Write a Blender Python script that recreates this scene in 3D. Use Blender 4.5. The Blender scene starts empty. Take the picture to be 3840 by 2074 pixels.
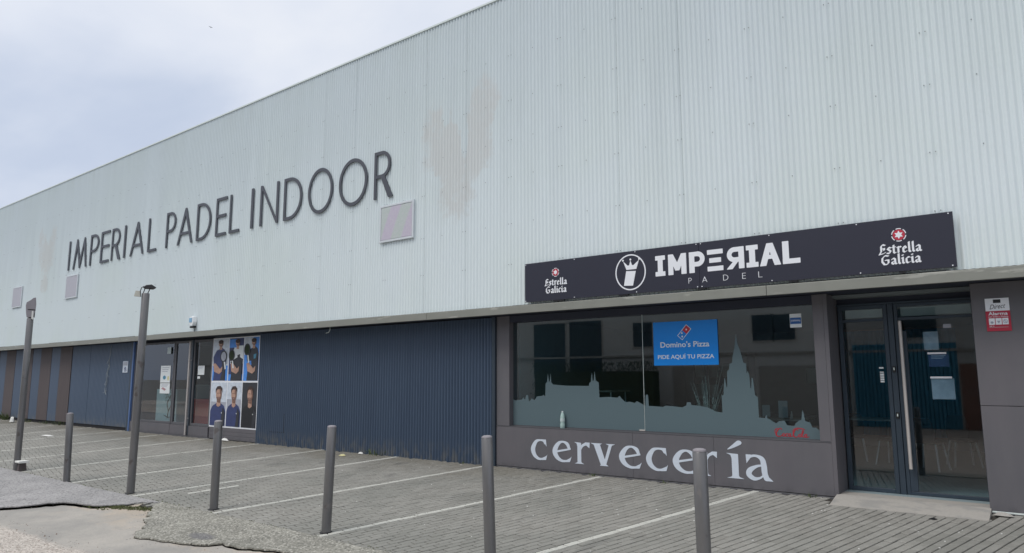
import bpy, math, random
import numpy as np
from mathutils import Vector, Matrix
random.seed(7); rng = np.random.default_rng(7)
R = math.radians
scene = bpy.context.scene
COL = scene.collection

# ------------------------------------------------------------------ camera, world, sun, exposure
cam_d = bpy.data.cameras.new('camera'); cam = bpy.data.objects.new('camera', cam_d); COL.objects.link(cam)
scene.camera = cam
PIT, ROL, YAW = 0.141832, -0.002056, -0.663508
CAM = Vector((0.0, -10.3, 1.583))
fw = Vector((math.sin(YAW)*math.cos(PIT), math.cos(YAW)*math.cos(PIT), math.sin(PIT)))
r0 = Vector((math.cos(YAW), -math.sin(YAW), 0)); u0 = r0.cross(fw)
rt = math.cos(ROL)*r0 + math.sin(ROL)*u0; up = -math.sin(ROL)*r0 + math.cos(ROL)*u0
m = Matrix((rt, up, -fw)).transposed().to_4x4(); m.translation = CAM
cam.matrix_world = m
cam_d.sensor_width = 36; cam_d.lens = 36*2668.3/3840; cam_d.clip_start = 0.05; cam_d.clip_end = 3000

SUN_EL, SUN_AZ = R(56), R(200)      # azimuth clockwise from +y
world = bpy.data.worlds.new('World'); scene.world = world; world.use_nodes = True
wt = world.node_tree; wt.nodes.clear()
def WN(t, **k):
    n = wt.nodes.new(t)
    for a, b in k.items(): setattr(n, a, b)
    return n
wo = WN('ShaderNodeOutputWorld'); bg1 = WN('ShaderNodeBackground'); bg2 = WN('ShaderNodeBackground'); mx = WN('ShaderNodeMixShader')
sky = WN('ShaderNodeTexSky'); sky.sky_type = 'NISHITA'; sky.sun_disc = False
sky.sun_elevation = SUN_EL; sky.sun_rotation = SUN_AZ; sky.dust_density = 2.0
bg1.inputs[1].default_value = 0.10
tc = WN('ShaderNodeTexCoord'); sep = WN('ShaderNodeSeparateXYZ'); wt.links.new(tc.outputs['Generated'], sep.inputs[0])
def wmath(op, a, b=None):
    n = WN('ShaderNodeMath', operation=op)
    for i, v in enumerate((a, b)):
        if v is None: continue
        if hasattr(v, 'links'): wt.links.new(v, n.inputs[i])
        else: n.inputs[i].default_value = v
    return n.outputs[0]
zc = wmath('MAXIMUM', sep.outputs[2], 0.0); den = wmath('ADD', zc, 0.45)
cx = wmath('DIVIDE', sep.outputs[0], den); cy = wmath('DIVIDE', sep.outputs[1], den)
cmb = WN('ShaderNodeCombineXYZ'); wt.links.new(cx, cmb.inputs[0]); wt.links.new(cy, cmb.inputs[1])
nz = WN('ShaderNodeTexNoise'); nz.inputs['Scale'].default_value = 2.3; nz.inputs['Detail'].default_value = 5; nz.inputs['Roughness'].default_value = 0.52
nz.inputs['Distortion'].default_value = 0.35
wt.links.new(cmb.outputs[0], nz.inputs['Vector'])
rel = wmath('ADD', wmath('MULTIPLY', wmath('SUBTRACT', nz.outputs['Fac'], 0.5), 1.35), wmath('MULTIPLY', zc, 1.35))
rp = WN('ShaderNodeValToRGB'); wt.links.new(wmath('ADD', rel, 0.06), rp.inputs[0])
els = rp.color_ramp.elements
els[0].position = 0.0; els[0].color = (0.465, 0.545, 0.71, 1)
els[1].position = 1.0; els[1].color = (.90, .92, .965, 1)
e = els.new(0.33); e.color = (0.58, 0.65, 0.79, 1)
e = els.new(0.66); e.color = (0.765, 0.81, 0.905, 1)
wt.links.new(rp.outputs[0], bg2.inputs[0]); bg2.inputs[1].default_value = 1.0
wt.links.new(sky.outputs[0], bg1.inputs[0])
mx.inputs[0].default_value = 0.93
wt.links.new(bg1.outputs[0], mx.inputs[1]); wt.links.new(bg2.outputs[0], mx.inputs[2]); wt.links.new(mx.outputs[0], wo.inputs[0])

sun_d = bpy.data.lights.new('sun', 'SUN'); sun_d.energy = 1.5; sun_d.angle = R(25); sun_d.color = (1.0, 0.965, 0.92)
sun = bpy.data.objects.new('sun', sun_d); COL.objects.link(sun)
sd = Vector((math.sin(SUN_AZ)*math.cos(SUN_EL), math.cos(SUN_AZ)*math.cos(SUN_EL), math.sin(SUN_EL)))
sun.rotation_euler = sd.to_track_quat('Z', 'Y').to_euler(); sun.location = (0, -40, 40)
vs = scene.view_settings; vs.view_transform = 'Standard'; vs.look = 'None'; vs.gamma = 1; vs.exposure = 0.06; vs.use_curve_mapping = False
scene.cycles.max_bounces = 8; scene.cycles.transparent_max_bounces = 12

# ------------------------------------------------------------------ materials
class NT:
    def __init__(s, name):
        s.m = bpy.data.materials.new(name); s.m.use_nodes = True; s.t = s.m.node_tree; s.t.nodes.clear()
        s.out = s.t.nodes.new('ShaderNodeOutputMaterial')
    def n(s, t, ins=None, **k):
        nd = s.t.nodes.new(t)
        for a, b in k.items(): setattr(nd, a, b)
        for a, b in (ins or {}).items(): s.put(nd.inputs[a], b)
        return nd
    def put(s, sock, v):
        if hasattr(v, 'links') and hasattr(v, 'node'): s.t.links.new(v, sock)
        else: sock.default_value = v
    def math(s, op, a, b=0.0, clamp=False):
        nd = s.n('ShaderNodeMath', operation=op, use_clamp=clamp); s.put(nd.inputs[0], a); s.put(nd.inputs[1], b); return nd.outputs[0]
    def mix(s, f, a, b, mode='MIX'):
        nd = s.n('ShaderNodeMix', data_type='RGBA', blend_type=mode); s.put(nd.inputs[0], f)
        s.put(nd.inputs[6], c4(a)); s.put(nd.inputs[7], c4(b)); return nd.outputs[2]
    def pos(s): return s.n('ShaderNodeNewGeometry').outputs['Position']
    def noise(s, vec, scale, detail=4, rough=.55, dist=0.0):
        return s.n('ShaderNodeTexNoise', {'Vector': vec, 'Scale': scale, 'Detail': detail, 'Roughness': rough, 'Distortion': dist}).outputs['Fac']
    def scl(s, vec, sc):
        nd = s.n('ShaderNodeVectorMath', operation='MULTIPLY'); s.put(nd.inputs[0], vec); nd.inputs[1].default_value = sc; return nd.outputs[0]
    def ramp(s, f, lo, hi):
        nd = s.n('ShaderNodeMapRange', {'Value': f, 'From Min': lo, 'From Max': hi}); nd.interpolation_type = 'SMOOTHSTEP'; return nd.outputs[0]
    def bsdf(s, col, rough=.6, metal=0.0, bump=None, bstr=.3, bdist=.01, spec=.5):
        b = s.n('ShaderNodeBsdfPrincipled'); s.put(b.inputs['Base Color'], c4(col)); s.put(b.inputs['Roughness'], rough); s.put(b.inputs['Metallic'], metal)
        b.inputs['Specular IOR Level'].default_value = spec
        if bump is not None:
            bp = s.n('ShaderNodeBump', {'Height': bump, 'Strength': bstr, 'Distance': bdist}); s.t.links.new(bp.outputs[0], b.inputs['Normal'])
        s.t.links.new(b.outputs[0], s.out.inputs[0]); return s.m
def c4(c):
    if hasattr(c, 'links'): return c
    return (c[0], c[1], c[2], 1) if len(c) == 3 else c
def plain(name, col, rough=.6, metal=0.0, var=.12, scale=6.0, spec=.5):
    t = NT(name); p = t.pos(); f = t.noise(p, scale, 5)
    col2 = t.mix(f, tuple(c*(1-var) for c in col), tuple(min(1, c*(1+var)) for c in col))
    return t.bsdf(col2, rough, metal, spec=spec)

def m_cladding():
    t = NT('cladding_metal'); p = t.pos()
    st = t.noise(t.scl(p, (1.6, 1, .10)), 2.2, 5, .6)          # vertical water streaks
    cl = t.noise(p, .35, 3)
    base = t.mix(st, (.665, .74, .765), (.765, .835, .85))
    base = t.mix(t.ramp(cl, .35, .7), base, t.mix(.5, base, (.68, .76, .73)))
    sep = t.n('ShaderNodeSeparateXYZ', {0: p})
    X, Z = sep.outputs[0], sep.outputs[2]
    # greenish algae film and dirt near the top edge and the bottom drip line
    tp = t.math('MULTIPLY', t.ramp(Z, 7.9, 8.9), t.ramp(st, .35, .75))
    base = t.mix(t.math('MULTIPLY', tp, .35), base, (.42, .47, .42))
    # greyer, darker tone towards the coping, thinning out downwards in streaks
    toptone = t.ramp(t.math('ADD', Z, t.math('MULTIPLY', t.math('SUBTRACT', st, .5), 5.0)), 3.2, 8.6)
    base = t.mix(t.math('MULTIPLY', toptone, .55), base, (.45, .515, .54))
    # ghosts of two removed crests, weathered brownish film with ragged edges
    nb = t.noise(p, 5.5, 7, .68)
    msk = None
    for (x, z, rx, rz, w) in ((-9.15, 6.05, 1.05, .95, 1.2), (-8.5, 6.75, .45, .75, 1.0), (-9.75, 6.5, .5, .7, .9), (-9.2, 5.15, .6, .6, .9),
                              (-30.05, 6.2, .85, .95, 1), (-29.5, 6.85, .35, .5, .8), (-30.7, 6.8, .35, .6, .7), (-30.0, 5.1, .45, .4, .9)):
        dx = t.math('DIVIDE', t.math('SUBTRACT', X, x), rx); dz = t.math('DIVIDE', t.math('SUBTRACT', Z, z), rz)
        r2 = t.math('ADD', t.math('MULTIPLY', dx, dx), t.math('MULTIPLY', dz, dz))
        v = t.math('MULTIPLY', t.math('SUBTRACT', 1.15, r2, True), w)
        msk = v if msk is None else t.math('MAXIMUM', msk, v)
    for (x, z, rx, rz) in ((-9.12, 7.0, .26, .60), (-9.95, 5.35, .30, .45), (-8.35, 5.15, .40, .42), (-9.0, 6.25, .10, .5), (-9.5, 7.0, .12, .45), (-8.15, 6.2, .14, .5), (-30.0, 7.1, .22, .55), (-30.75, 5.5, .3, .45), (-29.4, 5.3, .3, .4)):
        dx = t.math('DIVIDE', t.math('SUBTRACT', X, x), rx); dz = t.math('DIVIDE', t.math('SUBTRACT', Z, z), rz)
        r2 = t.math('ADD', t.math('MULTIPLY', dx, dx), t.math('MULTIPLY', dz, dz))
        msk = t.math('MULTIPLY', msk, t.ramp(t.math('ADD', r2, t.math('MULTIPLY', t.math('SUBTRACT', nb, .5), 1.5)), .45, 1.3))
    msk0 = t.ramp(msk, .0, .35)
    msk = t.ramp(t.math('ADD', msk, t.math('MULTIPLY', t.math('SUBTRACT', nb, .5), 2.6)), .05, 1.0)
    msk = t.math('MULTIPLY', msk, msk0)
    base = t.mix(t.math('MULTIPLY', msk, .52), base, (.585, .58, .555))
    return t.bsdf(base, .42, .0, t.noise(p, 30, 3), .08, .004)
def m_blue():
    t = NT('blue_painted_metal'); p = t.pos()
    st = t.noise(t.scl(p, (2.5, 1, .25)), 2.0, 5, .6)
    c = t.mix(st, (.042, .068, .115), (.066, .102, .160))
    z = t.n('ShaderNodeSeparateXYZ', {0: p}).outputs[2]
    spl = t.math('MULTIPLY', t.math('SUBTRACT', 1.0, t.ramp(z, .0, .45)), t.ramp(t.noise(t.scl(p, (1, 1, .5)), 9, 5), .38, .68))
    c = t.mix(t.math('MULTIPLY', spl, .75), c, (.16, .16, .15))      # splashed mud along the foot
    return t.bsdf(c, .5, .0, t.noise(p, 40, 3), .06, .003)
def m_greypanel():
    t = NT('grey_panel'); p = t.pos()
    st = t.noise(t.scl(p, (1.6, 1, .35)), 2.4, 6, .65); big = t.noise(p, 1.1, 3)
    c = t.mix(st, (.092, .092, .105), (.148, .142, .152)); c = t.mix(t.ramp(big, .35, .7), c, t.mix(.5, c, (.145, .132, .145)))
    z = t.n('ShaderNodeSeparateXYZ', {0: p}).outputs[2]
    spl = t.math('MULTIPLY', t.math('SUBTRACT', 1.0, t.ramp(z, -.02, .14)), t.ramp(t.noise(t.scl(p, (1, 1, .5)), 7, 5), .42, .6))
    c = t.mix(t.math('MULTIPLY', spl, .6), c, (.07, .07, .075))
    return t.bsdf(c, .55, 0, t.noise(p, 60, 3), .08, .003)
def m_corten():
    t = NT('brown_rusty_panel'); p = t.pos(); st = t.noise(t.scl(p, (4, 1, .4)), 2.4, 6, .65)
    return t.bsdf(t.mix(st, (.06, .05, .055), (.12, .095, .09)), .7)
def m_fascia():
    t = NT('fascia_metal'); p = t.pos()
    st = t.noise(t.scl(p, (.55, 1, 3)), 2.3, 6, .65); f = t.ramp(st, .60, .68)
    z = t.n('ShaderNodeSeparateXYZ', {0: p}).outputs[2]
    c = t.mix(t.noise(p, 3, 4), (.20, .205, .18), (.27, .275, .245))
    c = t.mix(t.math('MULTIPLY', f, .55), c, (.47, .465, .42))
    return t.bsdf(c, .6)
def m_paver(name, white=False):
    t = NT(name); p = t.pos()
    at = t.n('ShaderNodeAttribute', attribute_name='tone').outputs['Fac']
    f = t.noise(p, 90, 4, .7); b = t.noise(p, .55, 4, .6); d = t.noise(p, 5, 5, .6)
    c = t.mix(at, (.285, .275, .248), (.345, .335, .305))
    c = t.mix(t.math('MULTIPLY', t.ramp(b, .38, .68), .45), c, (.185, .192, .172))
    c = t.mix(t.math('MULTIPLY', t.ramp(d, .55, .8), .25), c, (.36, .35, .33))
    c = t.mix(t.math('MULTIPLY', t.ramp(f, .3, .8), .35), c, (.16, .16, .15))
    sp = t.n('ShaderNodeSeparateXYZ', {0: p}); X, Y = sp.outputs[0], sp.outputs[1]
    dirt = t.math('MULTIPLY', t.ramp(t.math('ADD', Y, t.math('MULTIPLY', t.math('SUBTRACT', t.noise(t.scl(p, (.5, 1, 1)), 1.1, 6, .65), .5), 3.0)), -1.5, .1), t.ramp(X, -4.0, -9.0))
    c = t.mix(t.math('MULTIPLY', dirt, .6), c, (.15, .135, .10))
    damp = t.ramp(t.noise(p, .33, 5, .6), .5, .62); c = t.mix(t.math('MULTIPLY', damp, .30), c, (.17, .17, .155))
    oil = t.ramp(t.noise(t.scl(p, (1, .6, 1)), 1.7, 3, .5), .66, .72); c = t.mix(t.math('MULTIPLY', oil, .35), c, (.11, .11, .105))
    if white:
        w = t.ramp(t.math('ADD', t.noise(p, 22, 5, .7), t.math('MULTIPLY', at, .12)), .34, .5)
        c = t.mix(t.math('MULTIPLY', w, .85), c, (.60, .60, .55))
    return t.bsdf(c, .62, 0, f, .35, .003)
def m_asphalt(name, a, b, speck, spk=.5):
    t = NT(name); p = t.pos()
    v = t.n('ShaderNodeTexVoronoi', {'Vector': p, 'Scale': 52.0}); cell = t.n('ShaderNodeSeparateXYZ', {0: v.outputs['Color']}).outputs[0]
    c = t.mix(t.ramp(t.noise(p, 1.3, 6, .65), .3, .7), tuple(x*.88 for x in a), b)
    c = t.mix(t.math('MULTIPLY', t.ramp(t.noise(t.scl(p, (.7, 1, 1)), 2.4, 5, .6), .60, .68), .4), c, tuple(x*.6 for x in a))
    c = t.mix(t.math('MULTIPLY', t.ramp(t.noise(p, 18, 5, .75), .45, .75), .3), c, tuple(x*1.35 for x in b))
    c = t.mix(t.math('MULTIPLY', t.ramp(cell, .72, .95), spk), c, speck)
    c = t.mix(t.math('MULTIPLY', t.ramp(cell, .30, .05), .65), c, tuple(x*.3 for x in a))
    sx = t.n('ShaderNodeSeparateXYZ', {0: p})
    ex = t.math('DIVIDE', t.math('SUBTRACT', sx.outputs[0], -8.55), .30); ey = t.math('DIVIDE', t.math('SUBTRACT', sx.outputs[1], -5.52), .13)
    st = t.ramp(t.math('ADD', t.math('ADD', t.math('MULTIPLY', ex, ex), t.math('MULTIPLY', ey, ey)), t.noise(p, 6, 4)), 1.55, .7)
    c = t.mix(t.math('MULTIPLY', st, .55), c, (.09, .09, .115))
    return t.bsdf(c, .75, 0, v.outputs['Distance'], .6, .006)
def m_tan():
    t = NT('worn_concrete'); p = t.pos(); sp = t.n('ShaderNodeSeparateXYZ', {0: p})
    v = t.n('ShaderNodeTexVoronoi', {'Vector': p, 'Scale': 60.0}); cell = t.n('ShaderNodeSeparateXYZ', {0: v.outputs['Color']})
    big = t.noise(p, .9, 6, .62); fine = t.noise(p, 40, 4, .7)
    c = t.mix(t.ramp(big, .3, .7), (.30, .29, .272), (.45, .42, .378))
    c = t.mix(t.math('MULTIPLY', t.ramp(t.noise(t.scl(p, (.6, 1, 1)), 2.0, 6, .65), .56, .66), .35), c, (.26, .25, .235))
    sand = t.ramp(t.math('ADD', t.noise(p, 2.2, 5, .65), t.math('MULTIPLY', t.math('ADD', sp.outputs[1], 5.75), .45)), .45, .75)
    c = t.mix(t.math('MULTIPLY', sand, .6), c, (.52, .43, .33))
    c = t.mix(t.math('MULTIPLY', t.ramp(fine, .35, .75), .35), c, (.22, .21, .2))
    co = t.math('MULTIPLY', t.ramp(t.math('ADD', sp.outputs[1], t.math('MULTIPLY', t.noise(p, 1.6, 5, .6), .35)), -6.36, -6.50), 1.0)
    agg = t.mix(cell.outputs[0], (.34, .30, .26), (.72, .66, .60)); agg = t.mix(t.ramp(cell.outputs[1], .8, .95), agg, (.20, .14, .11))
    c = t.mix(t.math('MULTIPLY', co, .8), c, agg)
    return t.bsdf(c, .8, 0, t.math('ADD', t.math('MULTIPLY', v.outputs['Distance'], co), fine), .45, .006)
def m_pole():
    t = NT('pole_paint'); p = t.pos(); st = t.noise(t.scl(p, (3, 3, .6)), 3.2, 5, .65)
    c = t.mix(st, (.11, .112, .118), (.215, .21, .21))
    c = t.mix(t.math('MULTIPLY', t.ramp(t.noise(t.scl(p, (1, 1, .6)), 9, 5), .62, .7), .4), c, (.24, .22, .21))
    c = t.mix(t.math('MULTIPLY', t.ramp(t.noise(p, 5, 6), .63, .7), .5), c, (.06, .04, .03))
    return t.bsdf(c, .36, .35, t.noise(p, 120, 2), .08, .002)
def m_glass(name, tint, ior=1.6, rough=0.0):
    t = NT(name)
    fr = t.n('ShaderNodeFresnel', {'IOR': ior}).outputs[0]; bf = t.n('ShaderNodeNewGeometry').outputs['Backfacing']
    f = t.math('MULTIPLY', fr, t.math('SUBTRACT', 1.0, bf))
    tr = t.n('ShaderNodeBsdfTransparent', {'Color': c4(tint)}); gl = t.n('ShaderNodeBsdfGlossy', {'Color': (1, 1, 1, 1), 'Roughness': rough})
    mxs = t.n('ShaderNodeMixShader'); t.put(mxs.inputs[0], f); t.t.links.new(tr.outputs[0], mxs.inputs[1]); t.t.links.new(gl.outputs[0], mxs.inputs[2])
    t.t.links.new(mxs.outputs[0], t.out.inputs[0]); return t.m
def m_film():
    t = NT('frosted_window_film')
    df = t.n('ShaderNodeBsdfDiffuse', {'Color': (.21, .285, .315, 1)}); tr = t.n('ShaderNodeBsdfTranslucent', {'Color': (.30, .38, .40, 1)})
    tp = t.n('ShaderNodeBsdfTransparent', {'Color': (.7, .8, .82, 1)})
    a = t.n('ShaderNodeMixShader', {0: .35}); t.t.links.new(df.outputs[0], a.inputs[1]); t.t.links.new(tr.outputs[0], a.inputs[2])
    b = t.n('ShaderNodeMixShader', {0: .20}); t.t.links.new(a.outputs[0], b.inputs[1]); t.t.links.new(tp.outputs[0], b.inputs[2])
    t.t.links.new(b.outputs[0], t.out.inputs[0]); return t.m
def m_irid():
    t = NT('perforated_grille'); p = t.pos()
    w = t.n('ShaderNodeTexWave', {'Vector': p, 'Scale': .55, 'Distortion': 2.2, 'Detail': 1.0, 'Detail Scale': .8}, wave_type='RINGS', rings_direction='Y').outputs['Fac']
    c = t.mix(t.ramp(w, .35, .65), (.47, .39, .53), (.40, .50, .44)); c = t.mix(t.noise(p, 25, 3), c, (.55, .55, .58))
    return t.bsdf(c, .5, 0, t.math('SINE', t.math('MULTIPLY', t.n('ShaderNodeSeparateXYZ', {0: p}).outputs[0], 90.0)), .3, .004)
def m_stone():
    t = NT('step_stone'); p = t.pos(); f = t.noise(p, 30, 5, .7); g_ = t.noise(t.scl(p, (1, 2, 2)), 2.2, 5, .65)
    c = t.mix(f, (.33, .315, .285), (.46, .435, .40)); c = t.mix(t.math('MULTIPLY', t.ramp(g_, .5, .62), .5), c, (.25, .25, .245))
    return t.bsdf(c, .7, 0, f, .4, .005)
def m_oppwall():
    t = NT('beige_render'); p = t.pos()
    return t.bsdf(t.mix(t.noise(p, .8, 5), (.44, .46, .455), (.57, .59, .58)), .9)
def m_brick():
    t = NT('red_brick'); p = t.pos()
    s_ = t.n('ShaderNodeSeparateXYZ', {0: p}); v = t.n('ShaderNodeCombineXYZ', {0: s_.outputs[0], 1: s_.outputs[2]}).outputs[0]
    b = t.n('ShaderNodeTexBrick', {'Vector': v, 'Color1': (.25, .10, .07, 1), 'Color2': (.17, .07, .05, 1), 'Mortar': (.35, .32, .29, 1), 'Scale': 4.0})
    return t.bsdf(b.outputs[0], .85)

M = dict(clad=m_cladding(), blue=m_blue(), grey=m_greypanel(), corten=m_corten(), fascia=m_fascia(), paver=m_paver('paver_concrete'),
         paverw=m_paver('paver_white_paint', True), pole=m_pole(), film=m_film(), irid=m_irid(), stone=m_stone(), opp=m_oppwall(), brick=m_brick(),
         asphA=m_asphalt('old_asphalt', (.29, .285, .285), (.37, .36, .36), (.52, .50, .49), .5),
         asphB=m_asphalt('patch_asphalt', (.22, .215, .185), (.31, .30, .26), (.62, .60, .54), .6), tan=m_tan(),
         glass=m_glass('shop_glass', (.72, .84, .86), 2.15), glass2=m_glass('door_glass', (.84, .92, .945), 1.8),
         dark=plain('dark_joint', (.012, .012, .015), .9), soil=plain('soil', (.05, .045, .038), .95),
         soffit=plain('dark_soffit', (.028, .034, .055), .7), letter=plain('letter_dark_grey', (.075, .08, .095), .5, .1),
         signblk=plain('sign_black', (.024, .025, .042), .42, 0, .06), white=plain('print_white', (.82, .84, .88), .5, 0, .03),
         cerv=plain('vinyl_pale_blue', (.62, .68, .76), .5, 0, .06, 14), red=plain('print_red', (.50, .03, .06), .5, 0, .05),
         red2=plain('alarm_red', (.42, .02, .05), .45, 0, .05), black=plain('matt_black', (.012, .012, .014), .5),
         trim=plain('pale_trim', (.66, .72, .70), .5), frame=plain('dark_blue_frame', (.040, .058, .080), .42, .2),
         greyframe=plain('grey_frame', (.10, .10, .11), .5), steel=plain('brushed_steel', (.60, .56, .53), .45, .4),
         chrome=plain('chrome', (.92, .92, .93), .4, .1), dom=plain('print_blue', (.0, .22, .70), .35, 0, .03),
         stickb=plain('sticker_blue', (.02, .10, .32), .5), paper=plain('paper', (.52, .60, .60), .7, 0, .05), paperw=plain('paper_white', (.72, .76, .77), .7, 0, .06),
         coke=plain('vinyl_red', (.45, .015, .03), .5), floor=plain('cafe_floor', (.26, .33, .35), .45), room=plain('cafe_wall', (.17, .20, .21), .8),
         roomd=plain('dark_wall', (.03, .035, .05), .8), curtain=plain('teal_curtain', (.03, .18, .28), .8), wood=plain('table_top', (.42, .38, .33), .5),
         chair=plain('chair_dark', (.02, .025, .03), .5, 0, .38, 9), redc=plain('red_counter', (.42, .03, .03), .5), whitec=plain('white_counter', (.30, .36, .355), .6),
         weed=plain('weed_green', (.09, .12, .045), .8, 0, .4, 30), moss=plain('moss', (.13, .145, .065), .95, 0, .35, 12), pampas=plain('pampas_grass', (.55, .54, .50), .9),
         litter=plain('litter_white', (.78, .78, .75), .7), yel=plain('wrapper_yellow', (.62, .58, .32), .7), lampg=plain('lamp_grey', (.30, .28, .30), .45, .1), bottle=plain('bottle_plastic', (.40, .54, .51), .15, 0, .25, 25),
         lampb=plain('lamp_black', (.03, .03, .033), .5), cream=plain('junction_box', (.58, .57, .50), .6), sirenw=plain('siren_white', (.82, .84, .85), .4, 0, .03), sirenb=plain('siren_blue', (.22, .42, .60), .35),
         skin=plain('print_skin', (.46, .28, .21), .5, 0, .38, 9), hair=plain('print_hair', (.05, .03, .025), .6), navy=plain('print_navy', (.035, .05, .15), .5, 0, .38, 9), prblue=plain('print_bright_blue', (.07, .27, .80), .5, 0, .38, 9),
         prgrey=plain('print_grey', (.38, .40, .46), .5, 0, .38, 9), prpale=plain('print_pale', (.58, .64, .72), .5, 0, .38, 9), prdark=plain('print_dark', (.03, .032, .04), .5, 0, .38, 9), prpink=plain('print_pink', (.42, .24, .26), .5, 0, .38, 9),
         prshade=plain('print_shade', (.20, .11, .08), .5, 0, .3, 12), prteal=plain('print_teal', (.06, .24, .36), .5), blstrip=plain('blue_edge', (.08, .15, .33), .5), hedge=plain('hedge_green', (.03, .045, .022), .9, 0, .4, 8),
         winopp=plain('dark_window', (.02, .04, .06), .15), winframe=plain('window_frame', (.45, .45, .43), .5), shutter=plain('grey_shutter', (.33, .33, .31), .6),
         ground=plain('far_ground', (.22, .22, .21), .9, 0, .2, .3), leaf=plain('dead_leaf', (.06, .045, .03), .9))

# ------------------------------------------------------------------ object helpers
S = 0.0604
def G(y): return S*max(y, -7.5)
ORG = {}
def link(o): COL.objects.link(o); return o
def thing(name, label, cat, loc, group=None, kind=None):
    o = bpy.data.objects.new(name, None); link(o); o.location = loc; o.empty_display_size = .2
    o['label'] = label; o['category'] = cat
    if group: o['group'] = group
    ORG[o.name] = Vector(loc); return o
def tag(o, label, cat, group=None):
    o['label'] = label; o['category'] = cat
    if group: o['group'] = group
    return o
def attach(o, me_world, parent, origin=None):
    """verts are in world space; put the object under its parent, or set its own origin"""
    if parent is not None:
        org = ORG[parent.name]; me_world.transform(Matrix.Translation(-org)); o.parent = parent; ORG[o.name] = org
    elif origin is not None:
        me_world.transform(Matrix.Translation(-Vector(origin))); o.location = origin; ORG[o.name] = Vector(origin)
    else: ORG[o.name] = Vector((0, 0, 0))
    return o
class MB:
    def __init__(s): s.v = []; s.f = []; s.mi = []; s.cur = 0
    def add(s, vs, fs):
        b = len(s.v); s.v += [tuple(v) for v in vs]; s.f += [tuple(b+i for i in f) for f in fs]; s.mi += [s.cur]*len(fs); return s
    def box(s, x0, x1, y0, y1, z0, z1):
        return s.add([(x0,y0,z0),(x1,y0,z0),(x1,y1,z0),(x0,y1,z0),(x0,y0,z1),(x1,y0,z1),(x1,y1,z1),(x0,y1,z1)],
                     [(0,3,2,1),(4,5,6,7),(0,1,5,4),(1,2,6,5),(2,3,7,6),(3,0,4,7)])
    def bbox(s, x0, x1, y0, y1, z0, z1, c=.006):
        """box with chamfered vertical-face edges (front and top)"""
        return s.add([(x0,y0+c,z0),(x1,y0+c,z0),(x1,y1,z0),(x0,y1,z0),(x0,y0+c,z1),(x1,y0+c,z1),(x1,y1,z1),(x0,y1,z1),
                      (x0+c,y0,z0+c),(x1-c,y0,z0+c),(x1-c,y0,z1-c),(x0+c,y0,z1-c)],
                     [(0,3,2,1),(4,5,6,7),(1,2,6,5),(2,3,7,6),(3,0,4,7),(8,9,10,11),(0,1,9,8),(1,5,10,9),(5,4,11,10),(4,0,8,11)])
    def tube(s, pts, rad, n=10, cap=True):
        pts = [Vector(p) for p in pts]; rs = rad if isinstance(rad, (list, tuple)) else [rad]*len(pts)
        b = len(s.v); prev = None
        for i, p in enumerate(pts):
            d = (pts[min(i+1, len(pts)-1)]-pts[max(i-1, 0)]).normalized()
            a = prev if prev is not None else (Vector((1,0,0)) if abs(d.x) < .9 else Vector((0,1,0)))
            a = (a - d*a.dot(d)).normalized(); prev = a; c = d.cross(a)
            for k in range(n):
                t = 2*math.pi*k/n; q = p + (a*math.cos(t)+c*math.sin(t))*rs[i]; s.v.append(tuple(q))
        for i in range(len(pts)-1):
            for k in range(n):
                k2 = (k+1) % n; s.f.append((b+i*n+k, b+i*n+k2, b+(i+1)*n+k2, b+(i+1)*n+k)); s.mi.append(s.cur)
        if cap:
            s.f.append(tuple(b+k for k in reversed(range(n)))); s.mi.append(s.cur)
            s.f.append(tuple(b+(len(pts)-1)*n+k for k in range(n))); s.mi.append(s.cur)
        return s
    def prism(s, prof, axis, a0, a1):
        """closed profile [(p,q)] extruded along axis 'x' (profile in y,z)"""
        n = len(prof); b = len(s.v)
        for a in (a0, a1):
            for (p, q) in prof: s.v.append((a, p, q) if axis == 'x' else ((p, a, q) if axis == 'y' else (p, q, a)))
        for i in range(n): s.f.append((b+i, b+(i+1)%n, b+n+(i+1)%n, b+n+i)); s.mi.append(s.cur)
        s.f.append(tuple(b+i for i in reversed(range(n)))); s.f.append(tuple(b+n+i for i in range(n))); s.mi += [s.cur]*2
        return s
    def mesh(s, name, mats, smooth=False):
        me = bpy.data.meshes.new(name); me.from_pydata(s.v, [], s.f)
        for mm in (mats if isinstance(mats, (list, tuple)) else [mats]): me.materials.append(mm)
        if any(s.mi): me.polygons.foreach_set('material_index', s.mi)
        if smooth: me.shade_smooth() if hasattr(me, 'shade_smooth') else None
        me.update(); return me
    def obj(s, name, mats, parent=None, origin=None, smooth=False, fix=True):
        me = s.mesh(name, mats)
        if fix:
            import bmesh
            bm = bmesh.new(); bm.from_mesh(me); bmesh.ops.recalc_face_normals(bm, faces=bm.faces); bm.to_mesh(me); bm.free()
        if smooth:
            me.polygons.foreach_set('use_smooth', [True]*len(me.polygons))
            try: me.set_sharp_from_angle(angle=R(40))
            except Exception: pass
        o = bpy.data.objects.new(name, me); link(o); return attach(o, me, parent, origin)
def kind(o, k): o['kind'] = k; return o

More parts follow.
